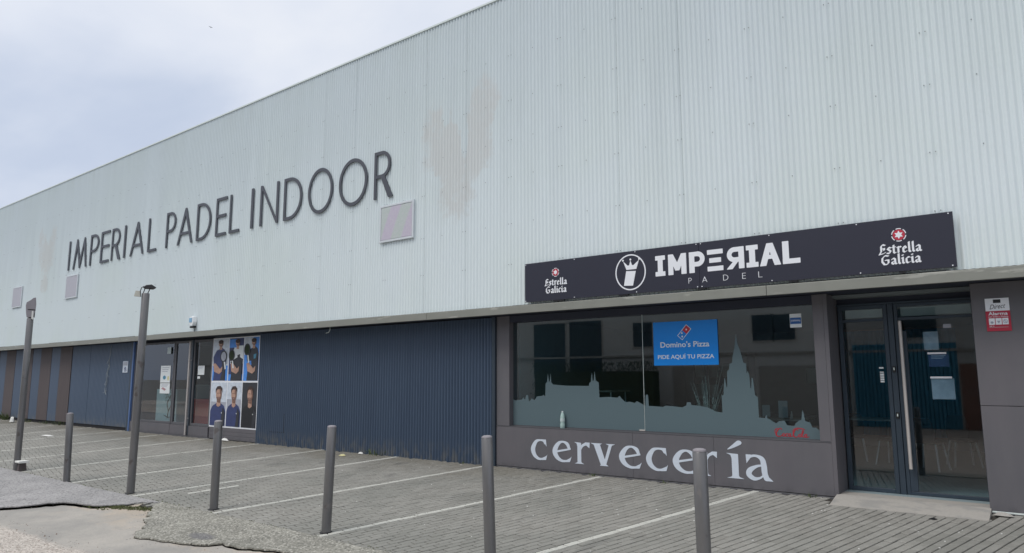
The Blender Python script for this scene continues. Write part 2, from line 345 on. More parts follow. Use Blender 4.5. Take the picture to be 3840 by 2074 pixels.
# ---- flat shapes from loops (filled, extruded), standing in the facade plane (x, z) at depth y
def fill_mesh(loops, depth, name='shape'):
    cu = bpy.data.curves.new(name, 'CURVE'); cu.dimensions = '2D'; cu.fill_mode = 'BOTH'; cu.extrude = depth/2
    for lp in loops:
        sp = cu.splines.new('POLY'); sp.points.add(len(lp)-1); sp.points.foreach_set('co', [c for p in lp for c in (p[0], p[1], 0, 1)]); sp.use_cyclic_u = True
    ob = bpy.data.objects.new(name, cu); me = bpy.data.meshes.new_from_object(ob); bpy.data.objects.remove(ob); bpy.data.curves.remove(cu)
    me.name = name; return me
STAND = Matrix(((1,0,0,0),(0,0,-1,0),(0,1,0,0),(0,0,0,1)))
def shape(name, loops, y, depth, mat, parent=None, origin=None):
    """front face at y, thickness depth behind it"""
    me = fill_mesh(loops, depth, name); me.transform(Matrix.Translation((0, y+depth/2, 0)) @ STAND); me.materials.clear(); me.materials.append(mat)
    o = bpy.data.objects.new(name, me); link(o); return attach(o, me, parent, origin)
def rect(x0, x1, z0, z1): return [(x0,z0),(x1,z0),(x1,z1),(x0,z1)]
def ell(cx, cz, rx, rz, n=28, a0=0, a1=360): return [(cx+rx*math.cos(R(a0+(a1-a0)*k/n)), cz+rz*math.sin(R(a0+(a1-a0)*k/n))) for k in range(n)]
def fit(loops, box, src=None):
    xs = [p[0] for l in loops for p in l]; zs = [p[1] for l in loops for p in l]
    x0, x1, z0, z1 = src or (min(xs), max(xs), min(zs), max(zs)); X0, X1, Z0, Z1 = box
    return [[(X0+(x-x0)/(x1-x0)*(X1-X0), Z0+(z-z0)/(z1-z0)*(Z1-Z0)) for x, z in l] for l in loops]
def text_mesh(body, box, y, mat, name, parent, bold=0.0, depth=.003, shear=0.0, slope=0.0):
    cu = bpy.data.curves.new(name, 'FONT'); cu.body = body; cu.size = 1; cu.offset = bold; cu.resolution_u = 3; cu.extrude = .01; cu.shear = shear
    ob = bpy.data.objects.new(name, cu); me = bpy.data.meshes.new_from_object(ob); bpy.data.objects.remove(ob)
    co = np.empty(len(me.vertices)*3); me.vertices.foreach_get('co', co); co = co.reshape(-1, 3)
    mn, mxx = co.min(0), co.max(0); X0, X1, Z0, Z1 = box
    x = X0+(co[:,0]-mn[0])/(mxx[0]-mn[0])*(X1-X0); z = Z0+(co[:,1]-mn[1])/(mxx[1]-mn[1])*(Z1-Z0)+slope*(x-X0)
    yy = y + (1-(co[:,2]-mn[2])/max(1e-9, mxx[2]-mn[2]))*depth
    me.vertices.foreach_set('co', np.stack([x, yy, z], 1).ravel()); me.materials.clear(); me.materials.append(mat); me.update(); me.name = name
    o = bpy.data.objects.new(name, me); link(o); return attach(o, me, parent)

# ---- signed-distance glyphs traced to smooth outlines
def sd_seg(P, a, b, ra, rb):
    a = np.array(a, float); b = np.array(b, float); d = b-a; L2 = d@d+1e-12
    t = np.clip(((P-a)@d)/L2, 0, 1); q = a+t[..., None]*d
    return np.linalg.norm(P-q, axis=-1)-(ra+(rb-ra)*t)
def sd_box(P, a, b, w):
    a = np.array(a, float); b = np.array(b, float); d = b-a; L = np.linalg.norm(d); d /= L; n = np.array([-d[1], d[0]]); c = (a+b)/2
    q = np.stack([np.abs((P-c)@d)-L/2, np.abs((P-c)@n)-w/2], -1)
    return np.linalg.norm(np.maximum(q, 0), axis=-1)+np.minimum(q.max(-1), 0)
def sd_poly(P, pts):
    pts = np.array(pts, float); d = np.full(P.shape[:-1], 1e9); ins = np.zeros(P.shape[:-1], bool)
    for i in range(len(pts)):
        a = pts[i]; b = pts[(i+1) % len(pts)]
        d = np.minimum(d, sd_seg(P, a, b, 0, 0))
        c = ((a[1] > P[..., 1]) != (b[1] > P[..., 1])); 
        with np.errstate(divide='ignore', invalid='ignore'): xi = a[0]+(P[..., 1]-a[1])/(b[1]-a[1]+1e-15)*(b[0]-a[0])
        ins ^= c & (P[..., 0] < xi)
    return np.where(ins, -d, d)
def catmull(pts, n=6):
    pts = [np.array(p, float) for p in pts]; o = []
    for i in range(len(pts)-1):
        p0, p1, p2, p3 = pts[max(i-1, 0)], pts[i], pts[i+1], pts[min(i+2, len(pts)-1)]
        for k in range(n):
            t = k/n; o.append(.5*((2*p1)+(-p0+p2)*t+(2*p0-5*p1+4*p2-p3)*t*t+(-p0+3*p1-3*p2+p3)*t**3))
    o.append(pts[-1]); return o
def field(P, prims):
    f = np.full(P.shape[:-1], 1e9); sub = None
    for pr in prims:
        k = pr[0]
        if k == 'b': g = sd_box(P, *pr[1:])
        elif k == 'c':
            q = catmull(pr[1]) if len(pr[1]) > 2 else [np.array(x, float) for x in pr[1]]; g = np.full(f.shape, 1e9)
            for a, b in zip(q[:-1], q[1:]): g = np.minimum(g, sd_seg(P, a[:2], b[:2], a[2], b[2]))
        elif k == 'p': g = sd_poly(P, pr[1]) - (pr[2] if len(pr) > 2 else 0)
        elif k == 'n':          # broad nib stroke
            g = np.full(f.shape, 1e9); nb = np.array(pr[2])
            for a, b in zip(pr[1][:-1], pr[1][1:]):
                a = np.array(a); b = np.array(b); g = np.minimum(g, sd_poly(P, [a-nb, a+nb, b+nb, b-nb])-.035)
        elif k == 'e':          # ellipse ring (cx, cy, rx, ry, w)
            _, cx_, cy_, rx, ry, w = pr; q = (P-np.array([cx_, cy_])); ro = np.hypot(q[..., 0]/rx, q[..., 1]/ry); ri = np.hypot(q[..., 0]/(rx-w), q[..., 1]/(ry-w))
            g = np.maximum((ro-1)*min(rx, ry), (1-ri)*(min(rx, ry)-w))
        elif k == '-': 
            h = field(P, pr[1]); sub = h if sub is None else np.minimum(sub, h); continue
        f = np.minimum(f, g)
    if sub is not None: f = np.maximum(f, -sub)
    return f
def trace(prims, bb, n=70, rnd=0.0):
    x0, x1, y0, y1 = bb; st = max(x1-x0, y1-y0)/n; nx = int((x1-x0)/st)+2; ny = int((y1-y0)/st)+2
    xs = x0+np.arange(nx)*st; ys = y0+np.arange(ny)*st; P = np.stack(np.meshgrid(xs, ys, indexing='ij'), -1)
    F = field(P, prims)-rnd; F[0, :] = F[-1, :] = 1; F[:, 0] = F[:, -1] = 1; F = np.where(np.abs(F) < 1e-7, 1e-7, F)
    def edge(i, j, d):
        i2, j2 = (i+1, j) if d == 0 else (i, j+1); a, b = F[i, j], F[i2, j2]; t = a/(a-b)
        return (xs[i]+(t*st if d == 0 else 0), ys[j]+(t*st if d == 1 else 0))
    nxt = {}
    ins = F < 0
    cells = np.argwhere((ins[:-1, :-1].astype(int)+ins[1:, :-1]+ins[:-1, 1:]+ins[1:, 1:]) % 4 != 0)
    T = {1: [(3, 0)], 2: [(0, 1)], 3: [(3, 1)], 4: [(1, 2)], 5: [(3, 0), (1, 2)], 6: [(0, 2)], 7: [(3, 2)], 8: [(2, 3)], 9: [(2, 0)], 10: [(0, 1), (2, 3)], 11: [(2, 1)], 12: [(1, 3)], 13: [(1, 0)], 14: [(0, 3)]}
    for i, j in cells:
        c = int(ins[i, j])+2*int(ins[i+1, j])+4*int(ins[i+1, j+1])+8*int(ins[i, j+1])
        E4 = [(i, j, 0), (i+1, j, 1), (i, j+1, 0), (i, j, 1)]
        for a, b in T[c]: nxt[tuple(map(int, E4[a]))] = tuple(map(int, E4[b]))
    loops = []
    while nxt:
        k0 = next(iter(nxt)); k = k0; lp = []
        while k in nxt: lp.append(edge(*k)); k = nxt.pop(k)
        if len(lp) < 4: continue
        out = []                                        # drop collinear points
        for q in range(len(lp)):
            a, b, c = lp[q-1], lp[q], lp[(q+1) % len(lp)]
            if abs((b[0]-a[0])*(c[1]-a[1])-(b[1]-a[1])*(c[0]-a[0])) > 1e-5*st*20 or q % 6 == 0: out.append(b)
        if len(out) >= 3: loops.append(out)
    return loops

# =================================================================== GROUND
def sloped(me, top, extra=0.0):
    for v in me.vertices: v.co.z = v.co.z+G(v.co.y)+top
def ground_sheet(name, mat, ys, x0, x1, dz):
    mb = MB(); vs = []; 
    for y in ys: vs += [(x0, y, G(y)+dz), (x1, y, G(y)+dz)]
    mb.add(vs, [(2*i, 2*i+1, 2*i+3, 2*i+2) for i in range(len(ys)-1)]); o = mb.obj(name, mat, fix=False); return kind(o, 'structure')
o = ground_sheet('ground', M['ground'], (-1400, -7.5, 0, 1400), -1400, 1400, -.30)
for v in o.data.vertices:
    if v.co.y > 100: v.co.z = -.30
street = ground_sheet('street', M['soil'], (-23.0, -7.5, -4.9), -130, 70, -.055)

# paving: concrete setts laid at 13 degrees to the wall, the white bay lines are painted courses
TH = R(13.1); uu = np.array([math.sin(TH), math.cos(TH)]); vv = np.array([math.cos(TH), -math.sin(TH)])
PW, PL = 0.1023, 0.2050
bed = ground_sheet('parking_pavement', M['soil'], (-5.0, 0.0, .08), -62, 14, -.013)
bed.name = 'parking_pavement'
LINES = [-3.70-2.4465*i for i in range(22)]
def paver_mesh(name, tone, mat):
    hx, hy, c, h = PW/2-.0072, PL/2-.0068, .004, .035
    vs = [(-hx,-hy,-h),(hx,-hy,-h),(hx,hy,-h),(-hx,hy,-h),(-hx,-hy,-c),(hx,-hy,-c),(hx,hy,-c),(-hx,hy,-c),(-hx+c,-hy+c,0),(hx-c,-hy+c,0),(hx-c,hy-c,0),(-hx+c,hy-c,0)]
    fs = [(0,1,5,4),(1,2,6,5),(2,3,7,6),(3,0,4,7),(4,5,9,8),(5,6,10,9),(6,7,11,10),(7,4,8,11),(8,9,10,11)]
    me = bpy.data.meshes.new(name); me.from_pydata(vs, [], fs); me.materials.append(mat)
    at = me.attributes.new('tone', 'FLOAT', 'POINT'); at.data.foreach_set('value', [tone]*len(vs)); me.update(); return me, vs, fs
white_idx = set()
for lx in LINES: white_idx.add(round((lx*vv[0])/PW))
fl = 2668.3
pav = []
for i in range(int(-64/PW), int(14/PW)):
    v_ = i*PW; off = (i % 2)*.5+(((i*37) % 11)-5)*.012
    ylo, yhi = -4.93, .10
    j0 = int(math.floor(((ylo - v_*vv[1])/uu[1])/PL-off)); j1 = int(math.ceil(((yhi - v_*vv[1])/uu[1])/PL-off))
    for j in range(j0, j1+1):
        u_ = (j+off)*PL; x = v_*vv[0]+u_*uu[0]; y = v_*vv[1]+u_*uu[1]
        if y < ylo or y > .02 or x < -58 or x > 10: continue
        if -2.66 < x < -.86 and y > -.36: continue
        dash = abs((x*vv[0]+y*vv[1])-(-11.40*vv[0]-4.02*vv[1])) < PW*.5 and -4.15 < y < -3.45
        pav.append((x, y, (i in white_idx) or dash))
def px(x, y, z):
    d = Vector((x, y, z))-CAM; f = d.dot(fw)
    if f < .3: return None
    return 1920+fl*d.dot(rt)/f, 1037-fl*d.dot(up)/f, f
scored = []
for k, (x, y, w) in enumerate(pav):
    q = px(x, y, G(y))
    if q and 5 < q[0] < 3835 and q[1] < 2069: scored.append((q[2], k))
scored.sort(); near = set(k for _, k in scored[:300])
variants = {}
for w in (False, True):
    for t_ in range(7): variants[(w, t_)] = paver_mesh('paving_stone', t_/6, M['paverw' if w else 'paver'])
rotZ = Matrix.Rotation(-TH, 4, 'Z'); tilt = Matrix.Rotation(math.atan(S), 4, 'X')
V = []; F_ = []; MI = []; TN = []
base_v = np.array(variants[(False, 0)][1]); base_f = variants[(False, 0)][2]
RM = np.array((tilt @ rotZ).to_3x3())
for k, (x, y, w) in enumerate(pav):
    t_ = random.randrange(7); dz = random.gauss(0, .0012); rx, ry = random.gauss(0, .006), random.gauss(0, .004)
    if k in near:
        o = bpy.data.objects.new('paving_stone', variants[(w, t_)][0]); link(o)
        o.parent = bed; o.matrix_local = Matrix.Translation((x, y, G(y)+dz)) @ tilt @ rotZ @ Matrix.Rotation(rx, 4, 'Y')
    else:
        q = base_v.copy(); q[:, 2] += q[:, 0]*rx+q[:, 1]*ry; q = q@RM.T+np.array([x, y, G(y)+dz]); b = len(V)*12
        V.append(q); F_.append(np.array(base_f)+b); MI += [1 if w else 0]*9; TN += [t_/6]*12
me = bpy.data.meshes.new('paving_stones'); me.from_pydata(np.concatenate(V).tolist(), [], np.concatenate(F_).tolist())
me.materials.append(M['paver']); me.materials.append(M['paverw']); me.polygons.foreach_set('material_index', MI)
at = me.attributes.new('tone', 'FLOAT', 'POINT'); at.data.foreach_set('value', TN); me.update()
o = bpy.data.objects.new('paving_stones', me); link(o); o.parent = bed; kind(o, 'stuff')

def jag(pts, amp=.03, step=.12, seed=1):
    rg = random.Random(seed); o = []
    for a, b in zip(pts[:-1], pts[1:]):
        L = math.hypot(b[0]-a[0], b[1]-a[1]); n = max(1, int(L/step))
        for k in range(n):
            t = k/n; o.append((a[0]+(b[0]-a[0])*t+rg.uniform(-amp, amp), a[1]+(b[1]-a[1])*t+rg.uniform(-amp, amp)*.8))
    o.append(pts[-1]); return o
def slab(name, loop, top, thick, mat, lift=None):
    me = fill_mesh([loop], thick, name); me.materials.clear(); me.materials.append(mat)
    import bmesh
    bm = bmesh.new(); bm.from_mesh(me)
    bmesh.ops.bisect_plane(bm, geom=bm.verts[:]+bm.edges[:]+bm.faces[:], plane_co=(0, -7.5, 0), plane_no=(0, 1, 0)); bm.to_mesh(me); bm.free()
    for v in me.vertices:
        v.co.z += top-thick/2+G(v.co.y)
        if lift:
            dm = min((v.co.x-a)**2+(v.co.y-b)**2 for a, b in lift[0])
            if dm < 1e-5: v.co.z += lift[1]*(.8+.25*math.sin(v.co.x*2.9))
    o = bpy.data.objects.new(name, me); link(o); o.parent = street; return o
edge_y = -4.74
crA = [(-11.12, -4.80), (-11.39, -4.92), (-11.51, -5.19), (-11.72, -5.41), (-12.27, -5.55), (-12.51, -5.62), (-12.66, -5.75), (-12.85, -6.10), (-13.3, -6.45), (-14.6, -6.9), (-18, -7.6), (-30, -9.4), (-70, -13)]
crAj = jag(crA, .022, .09, 3)
top_edge = jag([(-70, edge_y), (-30, edge_y), (-11.12, edge_y-.03)], .012, .4, 5)
slab('asphalt_slab', crAj + top_edge, .016, .016, M['asphA'], (crAj[6:], .020))
crB = [(-10.95, -4.98), (-10.70, -5.10), (-10.50, -5.24), (-10.28, -5.36), (-10.0, -5.50), (-9.75, -5.66), (-9.52, -5.86), (-9.32, -5.96), (-9.03, -5.89), (-8.53, -5.82), (-8.09, -5.68), (-8.0, -5.57), (-7.67, -5.55), (-7.13, -5.39), (-6.3, -5.32), (-4, -5.5), (2, -5.6), (40, -5.6)]
crBj = jag(crB[:7], .05, .07, 11)[:-1]+jag(crB[6:], .022, .08, 9)
slab('asphalt_patch', crBj + [(40, edge_y)] + jag([(40, edge_y), (-6.5, -4.80), (-8, edge_y-.02), (-11.1, edge_y-.02)], .010, .35, 6)[1:] + [(-11.08, -4.86)], .014, .016, M['asphB'], (crBj[34:], .006))
# worn concrete carriageway below them, its edge following the broken slab with an open crack
rg = random.Random(4)
def follow(pts, gap):
    o = []
    for i, (x, y) in enumerate(pts):
        a = pts[max(0, i-1)]; b = pts[min(len(pts)-1, i+1)]; dx, dy = b[0]-a[0], b[1]-a[1]; L = math.hypot(dx, dy)+1e-9
        g_ = gap*rg.uniform(.25, 1.5); nx, ny = dy/L, -dx/L
        if ny > 0 or (abs(ny) < .3 and nx*0 > 0): nx, ny = -nx, -ny
        o.append((x+nx*g_, y+ny*g_))
    return o
mid = [(-11.0, -4.93)]
lower = follow(crAj[3:], .040); right = follow(crBj[2:40], .003)+follow(crBj[40:], .018)
tl = lower[::-1] + [(-11.25, -5.05), (-10.95, -5.06)] + right
slab('concrete_slab', tl + [(40, -22.9), (-70, -22.9)], -.010, .035, M['tan'])
# dried moss and grass where the slabs meet
def tuft(mb, x, y, z, n, h, spread, rg):
    for k in range(n):
        a = rg.uniform(0, 6.28); r_ = rg.uniform(0, spread); bx, by = x+r_*math.cos(a), y+r_*math.sin(a)*.6
        hh = h*rg.uniform(.4, 1.2); lean = rg.uniform(.1, .9)*hh; w = rg.uniform(.003, .008); ca, sa = math.cos(a), math.sin(a)
        mb.add([(bx-sa*w, by+ca*w, z), (bx+sa*w, by-ca*w, z), (bx+ca*lean*.5+sa*w*.6, by+sa*lean*.5-ca*w*.6, z+hh*.7), (bx+ca*lean, by+sa*lean, z+hh)], [(0, 1, 2), (0, 2, 3)])
mb = MB(); rg2 = random.Random(12)
for k in range(420):
    t = rg2.random(); x = -12.0+t*1.75+rg2.gauss(0, .08); y = -5.42+t*.55+rg2.gauss(0, .05)
    tuft(mb, x, y, G(y)-.01, 5, .028, .03, rg2)
for k in range(260):
    x = rg2.uniform(-30, 4); y = edge_y-.01+rg2.gauss(0, .02); tuft(mb, x, y, G(y)+.008, 3, .015, .03, rg2)
o = mb.obj('verge_moss', M['moss'], fix=False); kind(o, 'stuff'); tag(o, 'thin moss and dry grass in the cracks between asphalt and setts', 'moss')

# =================================================================== SPORTS HALL
hall = thing('sports_hall', 'long metal sports hall with pale corrugated cladding above a recessed dark ground floor', 'building', (-14, 0, 0))
YC = -.30
# upper cladding sheets
def corr_profile(n, pitch, depth, y, x0=0.0, sharp=.28):
    o = []
    for k in range(n):
        b = x0+k*pitch
        o += [(b, y+depth), (b+pitch*.10, y+depth), (b+pitch*(.10+sharp), y), (b+pitch*(.10+sharp)+pitch*.24, y), ]
    o.append((x0+n*pitch, y+depth)); return o
def corr_mesh(name, n, pitch, depth, z0, z1, mat, gap=.004, wave=False):
    if wave:
        pr = [(gap/2+(n*pitch-gap)*k/(n*8), -depth*.5*(1-math.cos(2*math.pi*k/8))) for k in range(n*8+1)]
    else:
        pr = corr_profile(n, pitch, depth, -depth); pr = [(max(gap/2, min(n*pitch-gap/2, x)), y) for x, y in pr]
    vs = [(x, y, z0) for x, y in pr]+[(x, y, z1) for x, y in pr]; k = len(pr)
    if gap: vs += [(pr[0][0], .012, z0), (pr[0][0], .012, z1), (pr[-1][0], .012, z0), (pr[-1][0], .012, z1)]
    fs = [(i, i+1, k+i+1, k+i) for i in range(k-1)]
    if gap: fs += [(2*k, 0, k, 2*k+1), (k-1, 2*k+2, 2*k+3, 2*k-1)]
    me = bpy.data.meshes.new(name); me.from_pydata(vs, [], fs); me.materials.append(mat)
    if wave: me.polygons.foreach_set('use_smooth', [True]*(k-1)+[False]*(len(fs)-k+1))
    me.update(); return me
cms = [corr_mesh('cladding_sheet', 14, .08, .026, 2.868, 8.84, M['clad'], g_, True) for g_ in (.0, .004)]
OPEN = {-4, -8, -11, -14, -15, -17, -19, -20, -21, -22, -23, -24}
CX0 = -1.115; idx = range(-55, 9)
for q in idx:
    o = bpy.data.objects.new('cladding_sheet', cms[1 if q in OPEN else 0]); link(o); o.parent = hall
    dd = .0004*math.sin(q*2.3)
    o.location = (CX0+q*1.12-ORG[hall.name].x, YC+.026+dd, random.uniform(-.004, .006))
XL, XR = CX0-55*1.12, CX0+9*1.12
MB().box(XL, XR, YC+.042, 18, 2.86, 8.80).obj('upper_wall', M['dark'], hall)
MB().box(XL-.05, XR+.05, YC-.014, YC+.10, 8.836, 8.872).obj('roof_trim', M['trim'], hall)
mb = MB()
for q in range(-30, 7):
    for dx in (0.0, -.065, -.62):
        for z in (3.62, 4.37, 5.25, 5.96, 6.73, 7.62):
            if dx == -.62 and z == 3.62: continue
            x = CX0+q*1.12+dx+.005; mb.box(x-.0055, x+.0055, YC-.003, YC+.005, z-.0055, z+.0055)
o = mb.obj('screw_heads', plain('screw_grey', (.22, .24, .25), .5), hall); kind(o, 'stuff')
# fascia beam with joints
fj = [XL, -48.9, -35.9, -22.88, -9.77, -3.23, XR]
for a, b in zip(fj[:-1], fj[1:]):
    mb = MB(); z0, z1 = 2.704, 2.838
    mb.prism([(YC-.19, z0), (YC-.19, z1-.008), (YC-.185, z1), (YC-.01, z1+.022), (YC+.10, z1+.022), (YC+.10, z1-.01), (YC-.17, z1-.03), (YC-.17, z0+.02), (YC-.12, z0+.02), (YC-.12, z0)], 'x', a+.004, b-.004)
    mb.v = mb.v; mb.obj('fascia_beam', M['fascia'], hall)
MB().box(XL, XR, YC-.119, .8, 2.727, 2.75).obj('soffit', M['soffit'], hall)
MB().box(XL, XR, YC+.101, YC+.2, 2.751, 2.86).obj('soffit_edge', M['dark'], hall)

# ground floor walls ---------------------------------------------------------
# blue corrugated sheets
bm_ = corr_mesh('corrugated_sheet', 14, .0779, .036, .0, 2.72, M['blue'], .001)
x = -16.13
for q in range(7):
    o = bpy.data.objects.new('corrugated_sheet', bm_); link(o); o.parent = hall; o.location = (x+q*1.0906-ORG[hall.name].x, .004, -.015)
MB().box(-16.13, -8.50, .014, .2, -.1, 2.72).obj('wall', M['dark'], hall)
MB().box(-15.56, -14.95, -.022, -.017, .30, .315).box(-14.965, -14.95, -.0225, -.0175, .316, .75).obj('access_hatch', M['dark'], hall)
# smooth blue sheets with fine ribs left of the entrance
fm = corr_mesh('ribbed_sheet', 15, .1, .006, .0, 2.72, M['blue'], .006)
for x in (-27.66, -26.16, -24.66):
    o = bpy.data.objects.new('ribbed_sheet', fm); link(o); o.parent = hall; o.location = (x-ORG[hall.name].x, .0, .10); o.scale = (.993, 1, .96)
MB().box(-62, -23.16, .014, .2, -.1, 2.72).obj('wall', M['dark'], hall)
x = -27.67
while x > -61:
    for (w, mt) in ((1.02, 'corten'), (.80, 'blue')):
        MB().bbox(x-w+.008, x-.008, -.012-(.006 if mt == 'corten' else 0), .013, .10, 2.72, .004).obj('facade_panel', M[mt], hall); x -= w
# reveal beside the entrance
MB().box(-23.16, -23.03, -.020, .6, -.05, 2.72).obj('reveal', M['frame'], hall)
MB().box(-23.028, -22.952, -.03, .6, 0, 2.72).obj('reveal_edge', M['blstrip'], hall)  # brighter blue: side light on this edge is put into its colour

def glazing(parent, x0, x1, z0, z1, y, mat, fw_=.05, fmat='greyframe', name='window_frame', dep=.06):
    mb = MB(); mb.bbox(x0, x0+fw_, y-dep/2, y+dep/2, z0, z1, .004).bbox(x1-fw_, x1, y-dep/2, y+dep/2, z0, z1, .004)
    mb.bbox(x0+fw_, x1-fw_, y-dep/2+.002, y+dep/2, z1-fw_, z1, .004).bbox(x0+fw_, x1-fw_, y-dep/2+.002, y+dep/2, z0, z0+fw_, .004)
    o = mb.obj(name, M[fmat], parent)
    MB().box(x0+fw_, x1-fw_, y-.004, y+.004, z0+fw_, z1-fw_).obj('glass_pane', mat, parent)
    return o
# sports entrance: fixed window, door, sidelight, kick panels
ent = MB().box(-22.95, -18.36, -.02, .10, -.02, .035).obj('entrance', M['greyframe'], hall)
glazing(ent, -22.95, -20.49, .31, 2.66, .05, M['glass2'], .06, name='window_frame')
MB().bbox(-22.95, -20.49, -.01, .08, .036, .305, .005).obj('kick_panel', M['grey'], ent)
glazing(ent, -20.47, -19.52, .30, 2.66, .05, M['glass2'], .07, name='door_frame')
MB().bbox(-20.47, -19.52, -.012, .08, .036, .295, .005).obj('kick_panel', M['grey'], ent)
glazing(ent, -19.42, -18.40, .30, 2.66, .05, M['glass2'], .07, name='door_frame')
MB().bbox(-19.42, -18.40, -.012, .08, .036, .295, .005).obj('kick_panel', M['grey'], ent)
MB().bbox(-19.505, -19.435, .0, .09, .036, 2.66, .005).obj('mullion', M['frame'], ent)
MB().tube([(-19.47, -.07, .05), (-19.47, -.07, 2.62)], .024, 12).tube([(-19.47, -.07, .5), (-19.47, .02, .5)], .012, 8).tube([(-19.47, -.07, 2.1), (-19.47, .02, 2.1)], .012, 8).obj('handle', M['steel'], ent, smooth=True)
MB().box(-18.36, -16.13, .03, .2, -.05, 2.72).obj('wall', M['frame'], hall)
for z0, z1 in ((.012, .115), (.119, .215), (.219, .315)):
    MB().bbox(-18.34, -16.15, -.005, .03, z0, z1, .004).obj('kick_panel', M['grey'], hall)

# grey surround of the bar: post, sill panels, piers
MB().bbox(-8.50, -8.425, -.045, .30, -.02, 2.72, .004).obj('corner_post', M['frame'], hall)
for a, b in ((-8.42, -5.62), (-5.62, -4.28), (-4.28, -2.63)):
    MB().bbox(a+.0006, b-.0006, -.005, .30, .02, .715-.0, .004).obj('sill_panel', M['grey'], hall)
MB().bbox(-8.42, -2.58, -.012, .10, -.13, .012, .004).obj('plinth', M['greyframe'], hall)
MB().box(-8.42, -2.63, -.008, .14, .7165, .7285).obj('window_sill', M['greyframe'], hall)
MB().bbox(-8.42, -8.12, .0, .30, .729, 2.72, .004).obj('pier', M['grey'], hall)
MB().bbox(-2.775, -2.632, -.005, .30, .729, 2.72, .004).obj('pier', M['grey'], hall)
MB().box(-2.631, -2.58, -.007, .60, -.13, 2.72).obj('pier', M['grey'], hall)
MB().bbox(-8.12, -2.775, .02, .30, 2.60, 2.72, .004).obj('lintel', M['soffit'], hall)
MB().bbox(-.915, .80, -.006, .30, 1.246, 2.72, .004).obj('wall_panel', M['grey'], hall)
MB().bbox(-.915, .80, -.006, .30, .03, 1.240, .004).obj('wall_panel', M['grey'], hall)
MB().bbox(-.915, 9.0, -.014, .28, .010, .029, .003).obj('wall_foot', M['trim'], hall)
MB().box(-.915, 9.0, -.004, .28, -.08, .0095).obj('wall_base', M['greyframe'], hall)
for a in (.80, 2.52, 4.24, 5.96, 7.68):
    MB().bbox(a+.004, a+1.716, -.006, .30, 1.246, 2.72, .004).obj('wall_panel', M['grey'], hall)
    MB().bbox(a+.004, a+1.716, -.006, .30, .03, 1.240, .004).obj('wall_panel', M['grey'], hall)
MB().box(-.912, -.90, .02, .6, -.0, 2.72).obj('reveal', M['grey'], hall)
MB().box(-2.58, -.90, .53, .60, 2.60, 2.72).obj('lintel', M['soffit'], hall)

# bar window: two frameless panes, skyline film
win = MB().box(-8.12, -2.775, .10, .155, .729, .742).obj('window', M['greyframe'], hall)
MB().box(-8.12, -5.464, .12, .128, .742, 2.60).obj('glass_pane', M['glass'], win)
MB().box(-5.458, -2.775, .12, .128, .742, 2.60).obj('glass_pane', M['glass'], win)
MB().box(-5.4635, -5.4585, .117, .131, .742, 2.60).obj('pane_joint', M['trim'], win)
MB().bbox(-5.55, -5.45, .095, .119, .742, .765, .003).obj('glass_clamp', M['steel'], win)
sky1 = [(-8.12,.744),(-8.12,1.2),(-8.07,1.18),(-7.91,1.2),(-7.88,1.24),(-7.85,1.19),(-7.82,1.28),(-7.78,1.28),(-7.76,1.16),(-7.7,1.22),(-7.63,1.19),(-7.58,1.26),(-7.46,1.27),(-7.44,1.29),(-7.4,1.26),(-7.39,1.49),(-7.36,1.51),(-7.34,1.66),(-7.32,1.52),(-7.3,1.52),(-7.28,1.66),(-7.27,1.51),(-7.23,1.47),(-6.93,1.45),(-6.49,1.45),(-6.48,1.5),(-6.45,1.52),(-6.43,1.67),(-6.415,1.53),(-6.395,1.54),(-6.375,1.69),(-6.355,1.54),(-6.3,1.51),(-6.29,1.26),(-6.12,1.27),(-5.94,1.26),(-5.91,1.29),(-5.86,1.24),(-5.8,1.19),(-5.72,1.2),(-5.63,1.18),(-5.59,1.21),(-5.48,1.16),(-5.467,1.15),(-5.467,.744)]
sky2 = [(-5.455,.744),(-5.455,1.14),(-5.44,1.14),(-5.43,1.30),(-5.41,1.32),(-5.39,1.31),(-5.38,1.14),(-5.12,1.13),(-5.09,1.15),(-4.91,1.14),(-4.81,1.13),(-4.74,1.16),(-4.73,1.21),(-4.67,1.21),(-4.66,1.17),(-4.52,1.16),(-4.4,1.14),(-4.27,1.08),(-4.17,1.07),(-4.17,1.32),(-4.14,1.33),(-4.12,1.57),(-4.11,1.58),(-4.09,1.44),(-4.08,1.44),(-4.07,1.68),(-4.04,1.7),(-4.03,1.79),(-3.99,1.8),(-3.98,1.88),(-3.94,2.04),(-3.91,2.25),(-3.9,2.09),(-3.86,1.98),(-3.83,1.85),(-3.82,1.8),(-3.78,1.79),(-3.78,1.64),(-3.76,1.68),(-3.74,1.62),(-3.73,1.43),(-3.72,1.43),(-3.71,1.58),(-3.69,1.57),(-3.67,1.33),(-3.63,1.3),(-3.63,1.01),(-3.54,1.01),(-3.52,1.06),(-3.51,1.01),(-3.39,.94),(-3.35,.97),(-3.27,.98),(-3.24,.92),(-3.14,.91),(-3.12,.95),(-3.07,.99),(-3.04,1.0),(-3.02,1.14),(-3.0,1.07),(-2.99,.99),(-2.92,.96),(-2.9,.9),(-2.85,.9),(-2.777,.84),(-2.777,.744)]
shape('skyline_film', [sky1], .114, .003, M['film'], win)
shape('skyline_film', [sky2], .114, .003, M['film'], win)

